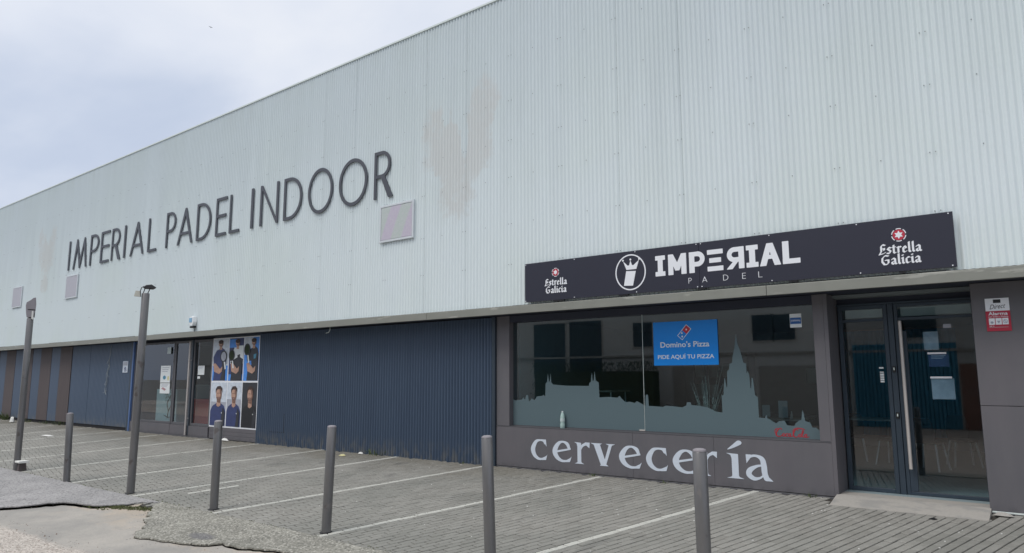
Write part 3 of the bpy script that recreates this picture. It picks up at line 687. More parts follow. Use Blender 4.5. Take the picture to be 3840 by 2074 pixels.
# glazed double door of the bar (recessed)
DY = .5
door = MB().box(-2.58, -.90, DY-.03, DY+.03, 2.575, 2.60).obj('glazed_door', M['frame'], hall)
glazing(door, -2.565, -1.935, .062, 2.574, DY, M['glass2'], .055, 'frame', 'door_leaf', .05)
glazing(door, -1.855, -.915, .062, 2.574, DY, M['glass2'], .045, 'frame', 'door_leaf', .05)
MB().bbox(-1.93, -1.86, DY-.035, DY+.03, .055, 2.574, .004).obj('meeting_stile', M['frame'], door)
MB().bbox(-1.808, -1.72, DY-.024, DY+.024, .11, 2.20, .003).obj('lock_stile', M['frame'], door)
for (a, b) in ((-2.508, -1.992), (-1.808, -.962)):
    MB().bbox(a, b, DY-.022, DY+.022, 2.345, 2.385, .003).obj('transom_rail', M['frame'], door)
    MB().box(a+.03, b-.01, DY+.03, DY+.032, 2.40, 2.52).obj('transom_strip', M['shutter'], door)  # pale sheet close behind the transom glass
MB().tube([(-1.775, DY-.11, .40), (-1.775, DY-.11, 2.33)], .022, 14).obj('handle', M['steel'], door, smooth=True)
MB().tube([(-1.775, DY-.11, .62), (-1.775, DY-.02, .62)], .010, 8).tube([(-1.775, DY-.11, 2.08), (-1.775, DY-.02, 2.08)], .010, 8).obj('handle_bracket', M['black'], door)
for z in (1.69, 1.08):
    MB().bbox(-1.915, -1.875, DY-.05, DY-.034, z-.04, z+.04, .004).obj('lock', M['black'], door)
    MB().box(-1.902, -1.888, DY-.054, DY-.0505, z-.012, z+.022).obj('keyhole', M['trim'], door)
# stone step
mb = MB(); mb.prism([(-.42, G(-.42)-.02), (-.42, G(-.42)+.004), (-.05, .055), (-.02, .058), (-.02, -.1)], 'x', -2.60, -.90)
mb.obj('door_ramp', M['stone'], hall)
MB().bbox(-2.578, -.917, -.018, DY-.026, -.1, .058, .012).obj('door_step', M['stone'], hall)

# rooms behind the glass ------------------------------------------------------
def room(x0, x1, y0, y1, z0, z1, fl_, wl):
    MB().box(x0, x1, y0, y1, z0-.05, z0).obj('room_floor', M[fl_], hall)
    MB().box(x0, x1, y1, y1+.1, z0, z1).obj('room_wall', M[wl], hall)
    MB().box(x0-.1, x0, y0, y1+.1, z0-.05, z1).obj('room_wall', M[wl], hall)
    MB().box(x1, x1+.1, y0, y1+.1, z0-.05, z1).obj('room_wall', M[wl], hall)
    MB().box(x0-.1, x1+.1, y0, y1+.1, z1, z1+.04).obj('room_ceiling', M[wl], hall)
room(-8.10, 2.0, .301, 7.5, .06, 2.68, 'floor', 'room')
room(-22.95, -18.37, .12, 5.0, .0, 2.68, 'floor', 'roomd')
MB().box(-8.10, -2.64, .301, .32, .06, .70).obj('room_wall', M['room'], hall)
MB().box(XL, -23.05, .2, 8, -.1, 2.70).obj('inner_core', M['dark'], hall)
MB().box(-18.26, -8.45, .2, 8, -.1, 2.70).obj('inner_core', M['dark'], hall)
MB().box(2.2, XR, .31, 8, -.1, 2.70).obj('inner_core', M['dark'], hall)
MB().box(-23.0, -18.3, 5.2, 8, -.1, 2.70).obj('inner_core', M['dark'], hall)

# =================================================================== INTERIOR THINGS
def table(label, x, y, h=.74, r=.38, rnd=False, w=1.1):
    t = thing('cafe_table', label, 'table', (x, y, .06), 'cafe tables behind the glass')
    mb = MB(); mb.bbox(x-w/2, x+w/2, y-.36, y+.36, .06+h-.03, .06+h, .006); mb.obj('table_top', M['wood'], t)
    for sx in (-1, 1):
        for sy in (-1, 1):
            MB().tube([(x+sx*(w/2-.07), y+sy*.28, .06+h-.03), (x+sx*(w/2-.04), y+sy*.31, .06)], .013, 8).obj('leg', M['chrome'], t, smooth=True)
    return t
def chair(label, x, y, rz):
    t = thing('cafe_chair', label, 'chair', (x, y, .06), 'dark cafe chairs with chrome legs')
    c, s_ = math.cos(rz), math.sin(rz)
    def W(a, b, z): return (x+a*c-b*s_, y+a*s_+b*c, z+.06)
    def curved(pts, th, name):
        mb = MB(); n = len(pts); vs = []
        for (a, b, z, w) in pts: vs += [W(-w, b, z), W(w, b, z), W(w, b+th*.3, z-th), W(-w, b+th*.3, z-th)]
        fs = []
        for i in range(n-1):
            for k in range(4): fs.append((4*i+k, 4*i+(k+1)%4, 4*i+4+(k+1)%4, 4*i+4+k))
        fs += [(0,1,2,3), (4*n-1,4*n-2,4*n-3,4*n-4)]; mb.add(vs, fs); mb.obj(name, M['chair'], t)
    curved([(0,-.21,.44,.17),(0,-.12,.46,.20),(0,.10,.45,.20),(0,.19,.46,.19)], .02, 'seat')
    curved([(0,.20,.47,.17),(0,.235,.62,.19),(0,.26,.78,.17),(0,.265,.85,.13)], .02, 'backrest')
    for sx in (-1, 1):
        for sy in (-1, 1): MB().tube([W(sx*.15, sy*.14, .44), W(sx*.21, sy*.22, 0)], .015, 8).obj('leg', M['chrome'], t, smooth=True)
    return t
table('pale cafe table seen through the left leaf of the glazed bar door', -2.95, 3.95, .80, w=1.3)
chair('dark chair with chrome legs behind the left door leaf', -3.35, 4.35, .2)
chair('dark chair beside the table, legs seen left of the door stile', -2.62, 3.95, -.3)
chair('dark chair whose chrome legs show right of the long door handle', -2.0, 3.55, 2.9)
chair('dark chair farther right inside the glazed bar door', -1.62, 4.45, .4)
table('pale table behind the skyline film at the right end of the bar window', -4.25, 3.0, .80, w=1.0)
chair('dark chair left of the table at the right end of the bar window', -4.62, 3.45, .1)
chair('dark chair right of the table at the right end of the bar window', -3.92, 3.5, -.1)
table('long pale table at the left end of the bar window', -8.1+.55, 2.2, 1.28, w=1.0)
# menu stands on the table
for lb, x, z in (('upright white menu card on the table behind the bar window', -4.17, .87),):
    o = shape('menu_card', [rect(x-.07, x+.09, z, z+.30)], 2.9, .004, M['paperw'], None, (x, 2.9, z)); tag(o, lb, 'menu card')
o = shape('menu_card', [rect(-4.60, -4.46, .87, 1.08)], 3.1, .004, M['paperw'], None, (-4.5, 3.1, .87)); tag(o, 'small white card on the far side of the cafe table', 'menu card')
o = MB().tube([(-4.00, 2.85, .86), (-4.00, 2.85, .93), (-4.0, 2.85, .95), (-4.0, 2.85, .99)], [.022, .022, .012, .010], 10).obj('sauce_bottle', M['paperw'], None, (-4.0, 2.85, .86), smooth=True)
tag(o, 'small white sauce bottle beside the menu card', 'bottle')
# counter and shelving deep in the bar
t = thing('bar_shelving', 'dark shelving unit with pale boxes deep inside the bar', 'shelving', (-7.0, 7.2, .06))
MB().box(-7.6, -6.2, 6.9, 7.4, .06, 2.2).obj('cabinet', M['chair'], t)
for z in (.6, 1.1, 1.6):
    for x in (-7.4, -7.05, -6.7, -6.4): MB().bbox(x-.11, x+.11, 6.8, 6.95, z, z+.32, .01).obj('box', M['shutter'], t)
t = thing('pinboard', 'pale sheet of notices pinned to the far cafe wall', 'notice board', (-3.9, 7.4, 1.4))
MB().bbox(-5.0, -4.5, 7.44, 7.49, 1.45, 1.8, .006).obj('sheet', M['paper'], t)
t = thing('wall_curtain', 'blue green pleated curtain inside the glazed door', 'curtain', (-3.0, 6.9, .06))
mb = MB(); pr = [(-4.2+.05*k, 6.9+.035*math.sin(k*1.9)) for k in range(48)]
mb.add([(a, b, .35) for a, b in pr]+[(a, b, 2.6) for a, b in pr], [(i, i+1, 48+i+1, 48+i) for i in range(47)]); mb.obj('fabric', M['curtain'], t, fix=False)
# pampas grass in a vase
YP = .50
t = thing('pampas_vase', 'dried white pampas stems in a vase behind the bar window', 'dried plant', (-4.58, YP, .06))
MB().tube([(-4.58, YP, .06), (-4.58, YP, .5), (-4.58, YP, .78)], [.10, .13, .06], 14).obj('vase', M['chair'], t, smooth=True)
rgp = random.Random(5); mb = MB()
for (dx, h, lean) in ((-.20, 1.50, -.05), (-.06, 1.50, .0), (.10, 1.62, -.10), (.22, 1.75, .02), (.26, 1.50, .03), (.02, 1.62, -.08)):
    pts = [(-4.58+dx*k/6+lean*(k/6)**2, YP+.02*k, .7+(h-.7)*k/6) for k in range(7)]
    mb.tube(pts, .0035, 5)
    for k in range(60):
        s_ = rgp.uniform(.45, 1.0); cx_ = -4.58+dx*s_+lean*s_*s_; cz = .7+(h-.7)*s_; a = rgp.uniform(-1, 1); L = rgp.uniform(.03, .085)*(1.15-s_)*1.6
        mb.add([(cx_-.004, YP, cz), (cx_+.004, YP, cz), (cx_+a*L*.5, YP+rgp.uniform(-.02, .02), cz+L)], [(0, 1, 2)])
mb.obj('plumes', M['pampas'], t, fix=False)
# entrance hall furniture
t = thing('reception_counter', 'pale reception counter with a plant drawing behind the entrance window', 'counter', (-21.2, .8, 0))
MB().bbox(-22.3, -21.05, .45, 1.1, 0, 1.27, .01).obj('front', M['whitec'], t)
mb = MB(); rgp = random.Random(8)
for st_ in ([(-21.55, .42), (-21.5, .62), (-21.6, .85), (-21.45, 1.05), (-21.35, 1.12)], [(-21.5, .62), (-21.35, .80), (-21.3, .95)], [(-21.75, .50), (-21.5, .44), (-21.2, .48)], [(-21.35, .5), (-21.22, .62), (-21.3, .75)]):
    mb.tube([(a, .44, z) for a, z in st_], .012, 5)
for k in range(26):
    a, z = rgp.gauss(-21.52, .13), rgp.gauss(.98, .1); mb.add([(a, .438, z), (a+.05, .436, z+.02), (a+.03, .437, z+.07)], [(0, 1, 2)])
mb.obj('plant_drawing', M['hedge'], t, fix=False)
t = thing('red_cabinet', 'red cabinet behind the entrance doors', 'cabinet', (-20.2, 1.2, 0))
MB().bbox(-21.0, -19.3, .9, 1.5, 0, .98, .01).obj('cabinet_body', M['redc'], t)
MB().bbox(-21.3, -21.02, .9, 1.5, 0, 1.4, .01).obj('side_panel', M['whitec'], t)

# =================================================================== BIG WALL LETTERS
def W_(b, *s): return ('b',)+b
w = .080/1.05
def glyph(ch):
    H = 1.0; b = lambda x0, y0, x1, y1, ww=w: ('b', (x0, y0), (x1, y1), ww)
    if ch == 'I': return [b(w/2, 0, w/2, H)], (0, w)
    if ch == 'L': return [b(w/2, 0, w/2, H), b(0, w/2*.95, .50, w/2*.95, w*.95)], (0, .50)
    if ch == 'E': return [b(w/2, 0, w/2, H), b(0, w*.47, .50, w*.47, w*.94), b(0, .52, .48, .52, w*.94), b(0, H-w*.47, .50, H-w*.47, w*.94)], (0, .50)
    if ch == 'P': return [b(w/2, 0, w/2, H), ('e', .26, .715, .285, .285, w), ('-', [('p', [(-1, -.2), (-.0001, -.2), (-.0001, 1.2), (-1, 1.2)])])], (0, .545)
    if ch == 'D': return [b(w/2, 0, w/2, H), b(0, w*.47, .24, w*.47, w*.94), b(0, H-w*.47, .24, H-w*.47, w*.94), ('c', catm_arc(.22, .5, .44, .5-w*.47, w*.47))], (0, .70)
    if ch == 'O': return [('e', .5, .5, .5, .52, w)], (0, 1)
    if ch == 'A': return [('p', [(0, 0), (w*1.08, 0), (.45, .80), (.90-w*1.08, 0), (.90, 0), (.485, 1), (.415, 1)]), b(.18, .30, .72, .30, w*.9)], (0, .90)
    if ch == 'N': return [b(w/2, 0, w/2, H), b(.74-w/2, 0, .74-w/2, H), ('p', [(0, 1), (w*.9, 1), (.74, .0), (.74-w*.9, .0)])], (0, .74)
    if ch == 'M': return [('p', [(.0, 0), (w*1.05, 0), (.29, .74), (.53, .0), (.59, .0), (.83, .74), (1.12-w*1.05, 0), (1.12, 0), (.90, 1), (.84, 1), (.56, .26), (.28, 1), (.22, 1)])], (0, 1.12)
    if ch == 'R': return [b(w/2, 0, w/2, H), ('e', .26, .72, .28, .28, w), ('p', [(.22, .46), (.35, .46), (.62, 0), (.47, 0)]), ('-', [('p', [(-1, -.2), (-.0001, -.2), (-.0001, 1.2), (-1, 1.2)])])], (0, .60)
def catm_arc(cx_, cy_, rx, ry, r_): return [(cx_+rx*math.sin(R(a)), cy_+ry*math.cos(R(a)), r_) for a in range(0, 181, 15)]
def fix_bowl(ch, prims):
    # P and R: half-ring bowls, closed to the stem with straight bars
    if ch in 'PR':
        cyy = .715 if ch == 'P' else .72; ry = .285-w*.47
        prims = [p for p in prims if p[0] not in ('e', '-')]
        prims += [('c', catm_arc(.24, cyy, .255, ry, w*.47)), ('b', (0, cyy+ry), (.26, cyy+ry), w*.94), ('b', (0, cyy-ry), (.26, cyy-ry), w*.94)]
    return prims
big = thing('wall_letters', 'dark grey raised capitals reading IMPERIAL PADEL INDOOR on the pale cladding', 'lettering', (-19.4, YC-.05, 5.37))
XS = [('I', -27.73, -27.61), ('M', -27.30, -26.19), ('P', -25.94, -25.30), ('E', -25.11, -24.47), ('R', -24.30, -23.64), ('I', -23.41, -23.29), ('A', -22.96, -22.07), ('L', -21.80, -21.26),
      ('P', -20.68, -20.14), ('A', -20.0, -19.16), ('D', -18.94, -18.20), ('E', -17.94, -17.42), ('L', -17.26, -16.78),
      ('I', -16.25, -16.13), ('N', -15.84, -15.06), ('D', -14.83, -14.10), ('O', -13.86, -12.95), ('O', -12.72, -11.76), ('R', -11.53, -10.94)]
cache = {}
for ch, a, b in XS:
    if ch not in cache:
        pr, (g0, g1) = glyph(ch); pr = fix_bowl(ch, pr); cache[ch] = trace(pr, (-.1, g1+.25, -.1, 1.12), 110)
    KL = 1.0051; zz = (5.375, 6.425) if ch != 'O' else (5.36, 6.44)
    if ch == 'I': b = a+.095
    shape('letter', fit(cache[ch], (a*KL, b*KL, 1.583+(zz[0]-1.583)*KL, 1.583+(zz[1]-1.583)*KL)), YC-.034, .024, M['letter'], big)

# grilles on the cladding
for (x0, x1, z0, z1, lb, mt) in ((-11.37, -10.34, 4.42, 5.22, 'square shimmering mesh grille under the last letter R', 'irid'),
                                 (-27.88, -26.89, 4.38, 5.20, 'small faded grille below the first letters of the sign', 'prg'),
                                 (-33.13, -32.13, 4.38, 5.20, 'faded grille at the far left end, above the bent lamp post', 'prg')):
    t = thing('wall_grille', lb, 'vent grille', ((x0+x1)/2, YC, z0), 'square grilles on the cladding')
    mt_ = M['irid'] if mt == 'irid' else M.setdefault('prg', plain('faded_grille', (.44, .44, .49), .6, 0, .08, 20))
    MB().bbox(x0+.05, x1-.05, YC-.035, YC-.01, z0+.05, z1-.05, .004).obj('mesh_screen', mt_, t)
    fm_ = M.setdefault('fadedtrim', plain('faded_trim', (.60, .64, .67), .55))
    mb = MB(); mb.bbox(x0, x0+.045, YC-.04, YC-.005, z0, z1, .004).bbox(x1-.045, x1, YC-.04, YC-.005, z0, z1, .004).bbox(x0+.046, x1-.046, YC-.04, YC-.005, z0, z0+.045, .004).bbox(x0+.046, x1-.046, YC-.04, YC-.005, z1-.045, z1, .004)
    mb.obj('grille_frame', fm_, t)

# =================================================================== SIGN BOARD
sg = thing('sign_board', 'long black sign board reading IMPERIAL PADEL with a beer logo at each end', 'sign', (-4.2, YC, 2.9))
YS = -.375
for a, b in ((-7.47, -4.237), (-4.233, -.985)):
    MB().bbox(a, b, YS, YS+.02, 2.895, 3.575, .002).obj('sign_panel', M['signblk'], sg)
mb = MB()
for x in (-7.40, -6.67, -5.52, -4.22, -2.90, -1.57, -1.05): mb.box(x-.02, x+.02, YS+.021, YC+.02, 2.90, 3.55)
mb.obj('rails', M['greyframe'], sg)
mb = MB()
for x, z in ((-6.43,3.555),(-5.29,3.555),(-4.27,3.555),(-4.2,3.555),(-3.19,3.555),(-2.06,3.555),(-1.03,3.555),(-1.03,2.915),(-2.05,2.915),(-3.18,2.915),(-4.27,2.915),(-4.2,2.915),(-5.28,2.915),(-6.44,2.915),(-7.45,3.555),(-7.45,2.915)):
    MB().tube([(x, YS+.002, z), (x, YS-.006, z)], .008, 8).obj('rivet', M['white'], sg)
yf = YS-.003
# emblem
emb = shape('emblem', [ell(-5.38, 3.237, .27, .287, 48), ell(-5.38, 3.237, .25, .267, 48)], yf, .003, M['white'], sg)
shape('crown', [[(-5.45,3.28),(-5.505,3.42),(-5.425,3.345),(-5.40,3.35),(-5.375,3.425),(-5.35,3.35),(-5.325,3.345),(-5.225,3.42),(-5.275,3.28)]], yf, .003, M['white'], sg)
for (x, z) in ((-5.508, 3.435), (-5.375, 3.44), (-5.222, 3.435)): shape('crown_tip', [ell(x, z, .016, .016, 12)], yf-.001, .003, M['white'], sg)
shape('racket_mark', [[(-5.50,3.03),(-5.34,3.02),(-5.285,3.25),(-5.455,3.26)]], yf, .003, M['white'], sg)
# IMPERIAL (bold slab capitals, E as three bars, mirrored R)
def bb(x0, y0, x1, y1, ww): return ('b', (x0, y0), (x1, y1), ww)
SL = {'I': [bb(0, .90, .5, .90, .20), bb(0, .10, .5, .10, .20), bb(.25, 0, .25, 1, .24)],
      'M': [bb(.12, 0, .12, 1, .24), bb(.80, 0, .80, 1, .24), ('p', [(0.02, 1), (.24, 1), (.46, .56), (.68, 1), (.90, 1), (.56, .20), (.36, .20)])],
      'P': [bb(.13, 0, .13, 1, .25), bb(.1, .90, .45, .90, .20), bb(.1, .40, .45, .40, .20), ('c', catm_arc(.42, .65, .25, .25, .105))],
      'E': [bb(.0, .90, .78, .90, .20), bb(.10, .5, .68, .5, .20), bb(.0, .10, .78, .10, .20)],
      'R': [bb(.70, 0, .70, 1, .24), bb(.35, .90, .72, .90, .20), bb(.35, .42, .72, .42, .20), ('c', [(.82-a, b, c) for a, b, c in catm_arc(.44, .66, .25, .24, .10)]), ('p', [(.42, .44), (.62, .44), (.26, 0), (.0, 0)])],
      'A': [('p', [(0, 0), (.26, 0), (.35, .30), (.55, .30), (.64, 0), (.90, 0), (.58, 1), (.32, 1)]), ('-', [('p', [(.40, .46), (.50, .46), (.45, .70)])])],
      'L': [bb(.13, 0, .13, 1, .25), bb(.0, .10, .72, .10, .20)]}
for ch, a, b in (('I', -4.945, -4.78), ('M', -4.73, -4.435), ('P', -4.39, -4.145), ('E', -4.105, -3.865), ('R', -3.815, -3.555), ('I', -3.525, -3.355), ('A', -3.335, -3.045), ('L', -3.02, -2.785)):
    shape('letter', fit(trace([p for p in SL[ch]], (-.15, 1.1, -.15, 1.2), 80, .012), (a, b, 3.128, 3.445)), yf, .003, M['white'], sg)
for ch, a, b in (('P', -4.41, -4.36), ('A', -4.195, -4.118), ('D', -3.875, -3.80), ('E', -3.595, -3.545), ('L', -3.365, -3.31)):
    shape('small_letter', fit(cache[ch], (a, b, 2.975, 3.058)), yf, .003, M['white'], sg)
# beer logo in black letter strokes
NB = (.085, .055)
BL = {'a': ([[(.1,.72),(.28,.92),(.46,.76),(.46,.16),(.60,.03)], [(.46,.52),(.12,.36),(.12,.14),(.28,.02),(.46,.18)]], .66),
      's': ([[(.46,.84),(.26,.95),(.10,.74),(.44,.34),(.26,.03),(.03,.12)]], .54), 't': ([[(.18,1.22),(.18,.16),(.30,.02),(.40,.08)], [(.02,.92),(.36,.92)]], .46),
      'r': ([[(.0,.84),(.16,.94),(.16,.05)], [(.16,.74),(.34,.94),(.46,.82)]], .52), 'e': ([[(.12,.48),(.46,.66),(.28,.93),(.11,.72),(.11,.2),(.27,.03),(.46,.16)]], .56),
      'l': ([[(.14,1.50),(.14,.16),(.27,.02)]], .34), 'i': ([[(.05,.84),(.15,.92),(.15,.14),(.27,.02)], [(.13,1.28),(.19,1.22)]], .34), 'c': ([[(.44,.84),(.28,.94),(.11,.72),(.11,.2),(.27,.03),(.44,.14)]], .52),
      'E': ([[(.72,1.30),(.46,1.45),(.26,1.2),(.26,.45),(.02,-.02)], [(.02,-.02),(.45,.08),(.72,.22)], [(.26,.78),(.62,.86)], [(.62,.86),(.60,.60)]], .82),
      'G': ([[(.82,1.30),(.45,1.42),(.12,1.05),(.08,.5),(.32,.06),(.62,.06),(.80,.30),(.80,.72),(.46,.70)]], 1.0)}
def blackletter(word, box):
    x = 0; pr = []
    for ch in word:
        st_, wd = BL[ch]; pr += [('n', [(a+x, b) for a, b in q], NB) for q in st_]; x += wd+.10
    return fit(trace(pr, (-.35, x+.3, -.3, 1.85), 420), box)
star = [((.5 if k % 2 == 0 else .27)*math.sin(math.pi*k/6), (.5 if k % 2 == 0 else .27)*math.cos(math.pi*k/6)) for k in range(12)]
for nm, (cx_, cz, rr, eb, gb) in enumerate(((-6.815, 3.37, .075, (-7.045, -6.58, 3.145, 3.275), (-7.02, -6.59, 3.015, 3.145)), (-1.58, 3.358, .085, (-1.825, -1.335, 3.12, 3.265), (-1.80, -1.35, 2.985, 3.125)))):
    lg = shape('beer_logo', [ell(cx_, cz, rr*.80, rr*.80, 32)], yf, .003, M['red'], sg)
    shape('star', [[(cx_+a*rr*1.25, cz+b*rr*1.25) for a, b in star]], yf-.0025, .002, M['white'], lg)
    for k in range(6):
        a0 = 8+60*k; n = 8; o1 = [(cx_+rr*math.cos(R(a0+44*q/n)), cz+rr*math.sin(R(a0+44*q/n))) for q in range(n+1)]; i1 = [(cx_+rr*.87*math.cos(R(a0+44*q/n)), cz+rr*.87*math.sin(R(a0+44*q/n))) for q in range(n, -1, -1)]
        shape('ring_segment', [o1+i1], yf-.001, .003, M['white'], lg)
    shape('wordmark', blackletter('Estrella', eb), yf, .003, M['white'], lg); shape('wordmark', blackletter('Galicia', gb), yf-.0007, .003, M['white'], lg)
# dark fixings hanging out below the board
mb = MB()
for a, b in ((-6.88,-6.65),(-5.6,-5.43),(-4.27,-4.15),(-2.95,-2.84),(-1.61,-1.53)): MB().box(a, b, YS+.005, YS+.04, 2.874, 2.894).obj('bottom_bracket', M['black'], sg)

# =================================================================== CERVECERIA LETTERING
SE = {'c': [('c', [(.80,.80,.035),(.72,.93,.045),(.52,.955,.045),(.32,.87,.08),(.16,.55,.115),(.22,.26,.10),(.42,.075,.065),(.64,.06,.045),(.86,.20,.012)]), ('p', [(.62,1.0),(.86,1.0),(.89,.66),(.80,.80),(.70,.90)]), ('p', [(.62,.0),(.86,.02),(.93,.30),(.84,.17),(.70,.10)])],
      'e': [('c', [(.82,.68,.06),(.74,.86,.075),(.54,.955,.045),(.32,.86,.08),(.15,.54,.115),(.22,.25,.10),(.44,.07,.065),(.68,.06,.045),(.88,.20,.012)]), ('p', [(.2,.42),(.90,.60),(.90,.68),(.2,.52)]), ('p', [(.62,.0),(.86,.02),(.95,.30),(.84,.17),(.70,.10)])],
      'r': [('b', (.28,0), (.28,.95), .21), ('p', [(0,0),(.55,0),(.40,.06),(.38,.10),(.18,.10),(.16,.06)]), ('p', [(.0,.99),(.36,.97),(.36,.84),(.17,.80),(.14,.92)]), ('c', [(.36,.66,.03),(.46,.84,.06),(.64,.92,.06)]), ('p', [(.50,.93),(.62,1.0),(.86,1.0),(.84,.74),(.70,.84)])],
      'v': [('p', [(.10,.94),(.38,.94),(.62,.16),(.60,.0),(.42,.0)]), ('p', [(.76,.94),(.90,.94),(.62,.0),(.50,.0)]), ('p', [(-.04,1),(.48,1),(.38,.94),(.08,.94)]), ('p', [(.62,1),(1.04,1),(.92,.94),(.74,.94)]), ('p', [(.36,0),(.74,0),(.66,.06),(.42,.06)])],
      'i': [('b', (.28,0), (.28,.95), .21), ('p', [(0,0),(.56,0),(.41,.06),(.38,.12),(.18,.12),(.15,.06)]), ('p', [(.0,.99),(.38,.97),(.38,.84),(.17,.80),(.14,.92)]), ('c', [(.06,1.14,.012),(.20,1.24,.05),(.42,1.42,.09)])],
      'a': [('c', [(.14,.80,.03),(.24,.92,.05),(.46,.95,.05),(.66,.84,.09),(.72,.60,.105),(.74,.30,.105),(.80,.10,.10)]), ('p', [(.06,.99),(.26,.99),(.22,.84),(.08,.64)]), ('c', [(.68,.60,.035),(.44,.54,.055),(.20,.38,.10),(.16,.20,.10),(.34,.06,.075),(.56,.10,.04),(.70,.22,.03)]), ('p', [(.70,.16),(.90,.14),(1.04,.0),(.78,.0)])]}
cer = thing('bar_lettering', 'large pale serif letters reading cerveceria on the grey panel under the window', 'lettering', (-5.5, -.01, .16))
CE = [('c', -7.63, -7.28, 0), ('e', -7.17, -6.78, 0), ('r', -6.72, -6.42, 0), ('v', -6.40, -5.94, 0), ('e', -5.87, -5.47, 0), ('c', -5.39, -5.02, 0), ('e', -4.94, -4.54, 0), ('r', -4.50, -4.23, 0), ('i', -4.09, -3.84, 1), ('a', -3.81, -3.43, 0)]
gc = {}
for ch, a, b, acc in CE:
    if ch not in gc: gc[ch] = trace(SE[ch], (-.15, 1.15, -.1, 1.65), 150)
    zb = .172-.007*(a+7.6); ht = .355; bx = (a, b, zb, zb+(ht*1.51 if acc else ht))
    if ch == 'a': bx = (a, b, zb-.005, zb+ht)
    shape('letter', fit(gc[ch], bx), -.010, .004, M['cerv'], cer)

# =================================================================== STICKERS, POSTERS, SIGNS
# pizza board inside the window
t = thing('pizza_board', 'blue pizza advertising board hanging behind the bar window', 'sign', (-4.72, .112, 1.775))
MB().bbox(-5.258, -4.19, .100, .112, 1.775, 2.462, .002).obj('board', M['dom'], t)
yb = .0975
def rot(l, cx_, cz, a): c, s_ = math.cos(R(a)), math.sin(R(a)); return [(cx_+(x-cx_)*c-(z-cz)*s_, cz+(x-cx_)*s_+(z-cz)*c) for x, z in l]
LC = (-4.725, 2.285)
a_ = -42
outer = rot([(LC[0]-.055, LC[1]-.115), (LC[0]+.055, LC[1]-.115), (LC[0]+.055, LC[1]+.115), (LC[0]-.055, LC[1]+.115)], *LC, a_)
inner = rot([(LC[0]-.047, LC[1]-.107), (LC[0]+.047, LC[1]-.107), (LC[0]+.047, LC[1]+.107), (LC[0]-.047, LC[1]+.107)], *LC, a_)
lg = shape('logo_outline', [outer, inner], yb, .0025, M['paperw'], t)
shape('logo_red', [rot([(LC[0]-.046, LC[1]+.004), (LC[0]+.046, LC[1]+.004), (LC[0]+.046, LC[1]+.106), (LC[0]-.046, LC[1]+.106)], *LC, a_)], yb, .0025, M['red'], t)
for dx, dz in ((0, .055), (-.022, -.035), (.018, -.072)):
    q = rot([(LC[0]+dx, LC[1]+dz)], *LC, a_)[0]; shape('logo_dot', [ell(q[0], q[1], .013, .014, 14)], yb-.0012, .003, M['paperw'], t)
text_mesh("Domino's Pizza", (-5.135, -4.325, 2.055, 2.145), yb, M['paperw'], 'wording', t, .012, .0025)
text_mesh("PIDE AQUÍ TU PIZZA", (-5.185, -4.255, 1.865, 1.955), yb, M['paperw'], 'wording', t, .006, .0025)
# alarm-company window sticker
t = thing('window_sticker', 'small white and blue security sticker in the top right of the bar window', 'sticker', (-3.04, .118, 2.29))
shape('sticker_sheet', [rect(-3.12, -2.96, 2.285, 2.48)], .1165, .0015, M['paperw'], t)
shape('sticker_band', [rect(-3.115, -2.965, 2.335, 2.425)], .1145, .0015, M['stickb'], t)
text_mesh('((DEFENSA))', (-3.105, -2.975, 2.365, 2.395), .1130, M['paperw'], 'wording', t, .01, .001)
# red script soft-drink lettering as brush strokes
def script(strokes, box, y, mat, name, parent, nb=(.03, .05), origin=None):
    x0 = min(p[0] for s_ in strokes for p in s_)-.2; x1 = max(p[0] for s_ in strokes for p in s_)+.2
    y0 = min(p[1] for s_ in strokes for p in s_)-.2; y1 = max(p[1] for s_ in strokes for p in s_)+.2
    return shape(name, fit(trace([('c', [(a, b, c) for a, b, c in s_]) for s_ in strokes], (x0, x1, y0, y1), 260), box), y, .0015, mat, parent, origin)
r_ = .055
def O_(x, w_=.26, h=.42): return [(x+w_, .36, .04), (x+w_*.55, h, .045), (x, .22, r_), (x+w_*.45, .02, .05), (x+w_, .18, .04), (x+w_*.9, .38, .035)]
cc = [[(.72, .95, .05), (.60, 1.12, .04), (.35, .95, .06), (.08, .45, .075), (.16, .05, .065), (.50, .0, .045), (.80, .22, .03)],
      [(.05, .30, .02), (-.06, .62, .03), (.02, .92, .05), (.30, 1.10, .03)], O_(.78),
      [(1.42, .38, .045), (1.26, .40, .045), (1.14, .18, r_), (1.24, .02, .045), (1.46, .14, .03)], O_(1.48, .24), [(1.72, .40, .04), (1.70, .12, .05), (1.82, .04, .04), (1.95, .16, .03)],
      [(2.55, .92, .05), (2.44, 1.06, .04), (2.22, .90, .06), (2.02, .42, .075), (2.10, .05, .065), (2.38, .0, .045), (2.60, .2, .03)],
      [(1.98, .55, .03), (2.05, .95, .045), (2.4, 1.20, .05), (2.95, 1.15, .06), (3.35, 1.05, .03)], O_(2.60),
      [(2.92, .12, .03), (3.14, .75, .04), (3.10, .95, .035), (3.00, .70, .045), (2.98, .15, .05), (3.10, .03, .04), (3.22, .12, .03)], O_(3.24, .24), [(3.50, .42, .04), (3.47, .12, .05), (3.58, .03, .04), (3.74, .14, .03)]]
t = thing('drink_sticker', 'red script soft drink lettering on the frosted film at the window corner', 'sticker', (-3.18, .11, .74))
script(cc, (-3.415, -2.945, .755, .890), .1115, M['coke'], 'lettering', t)
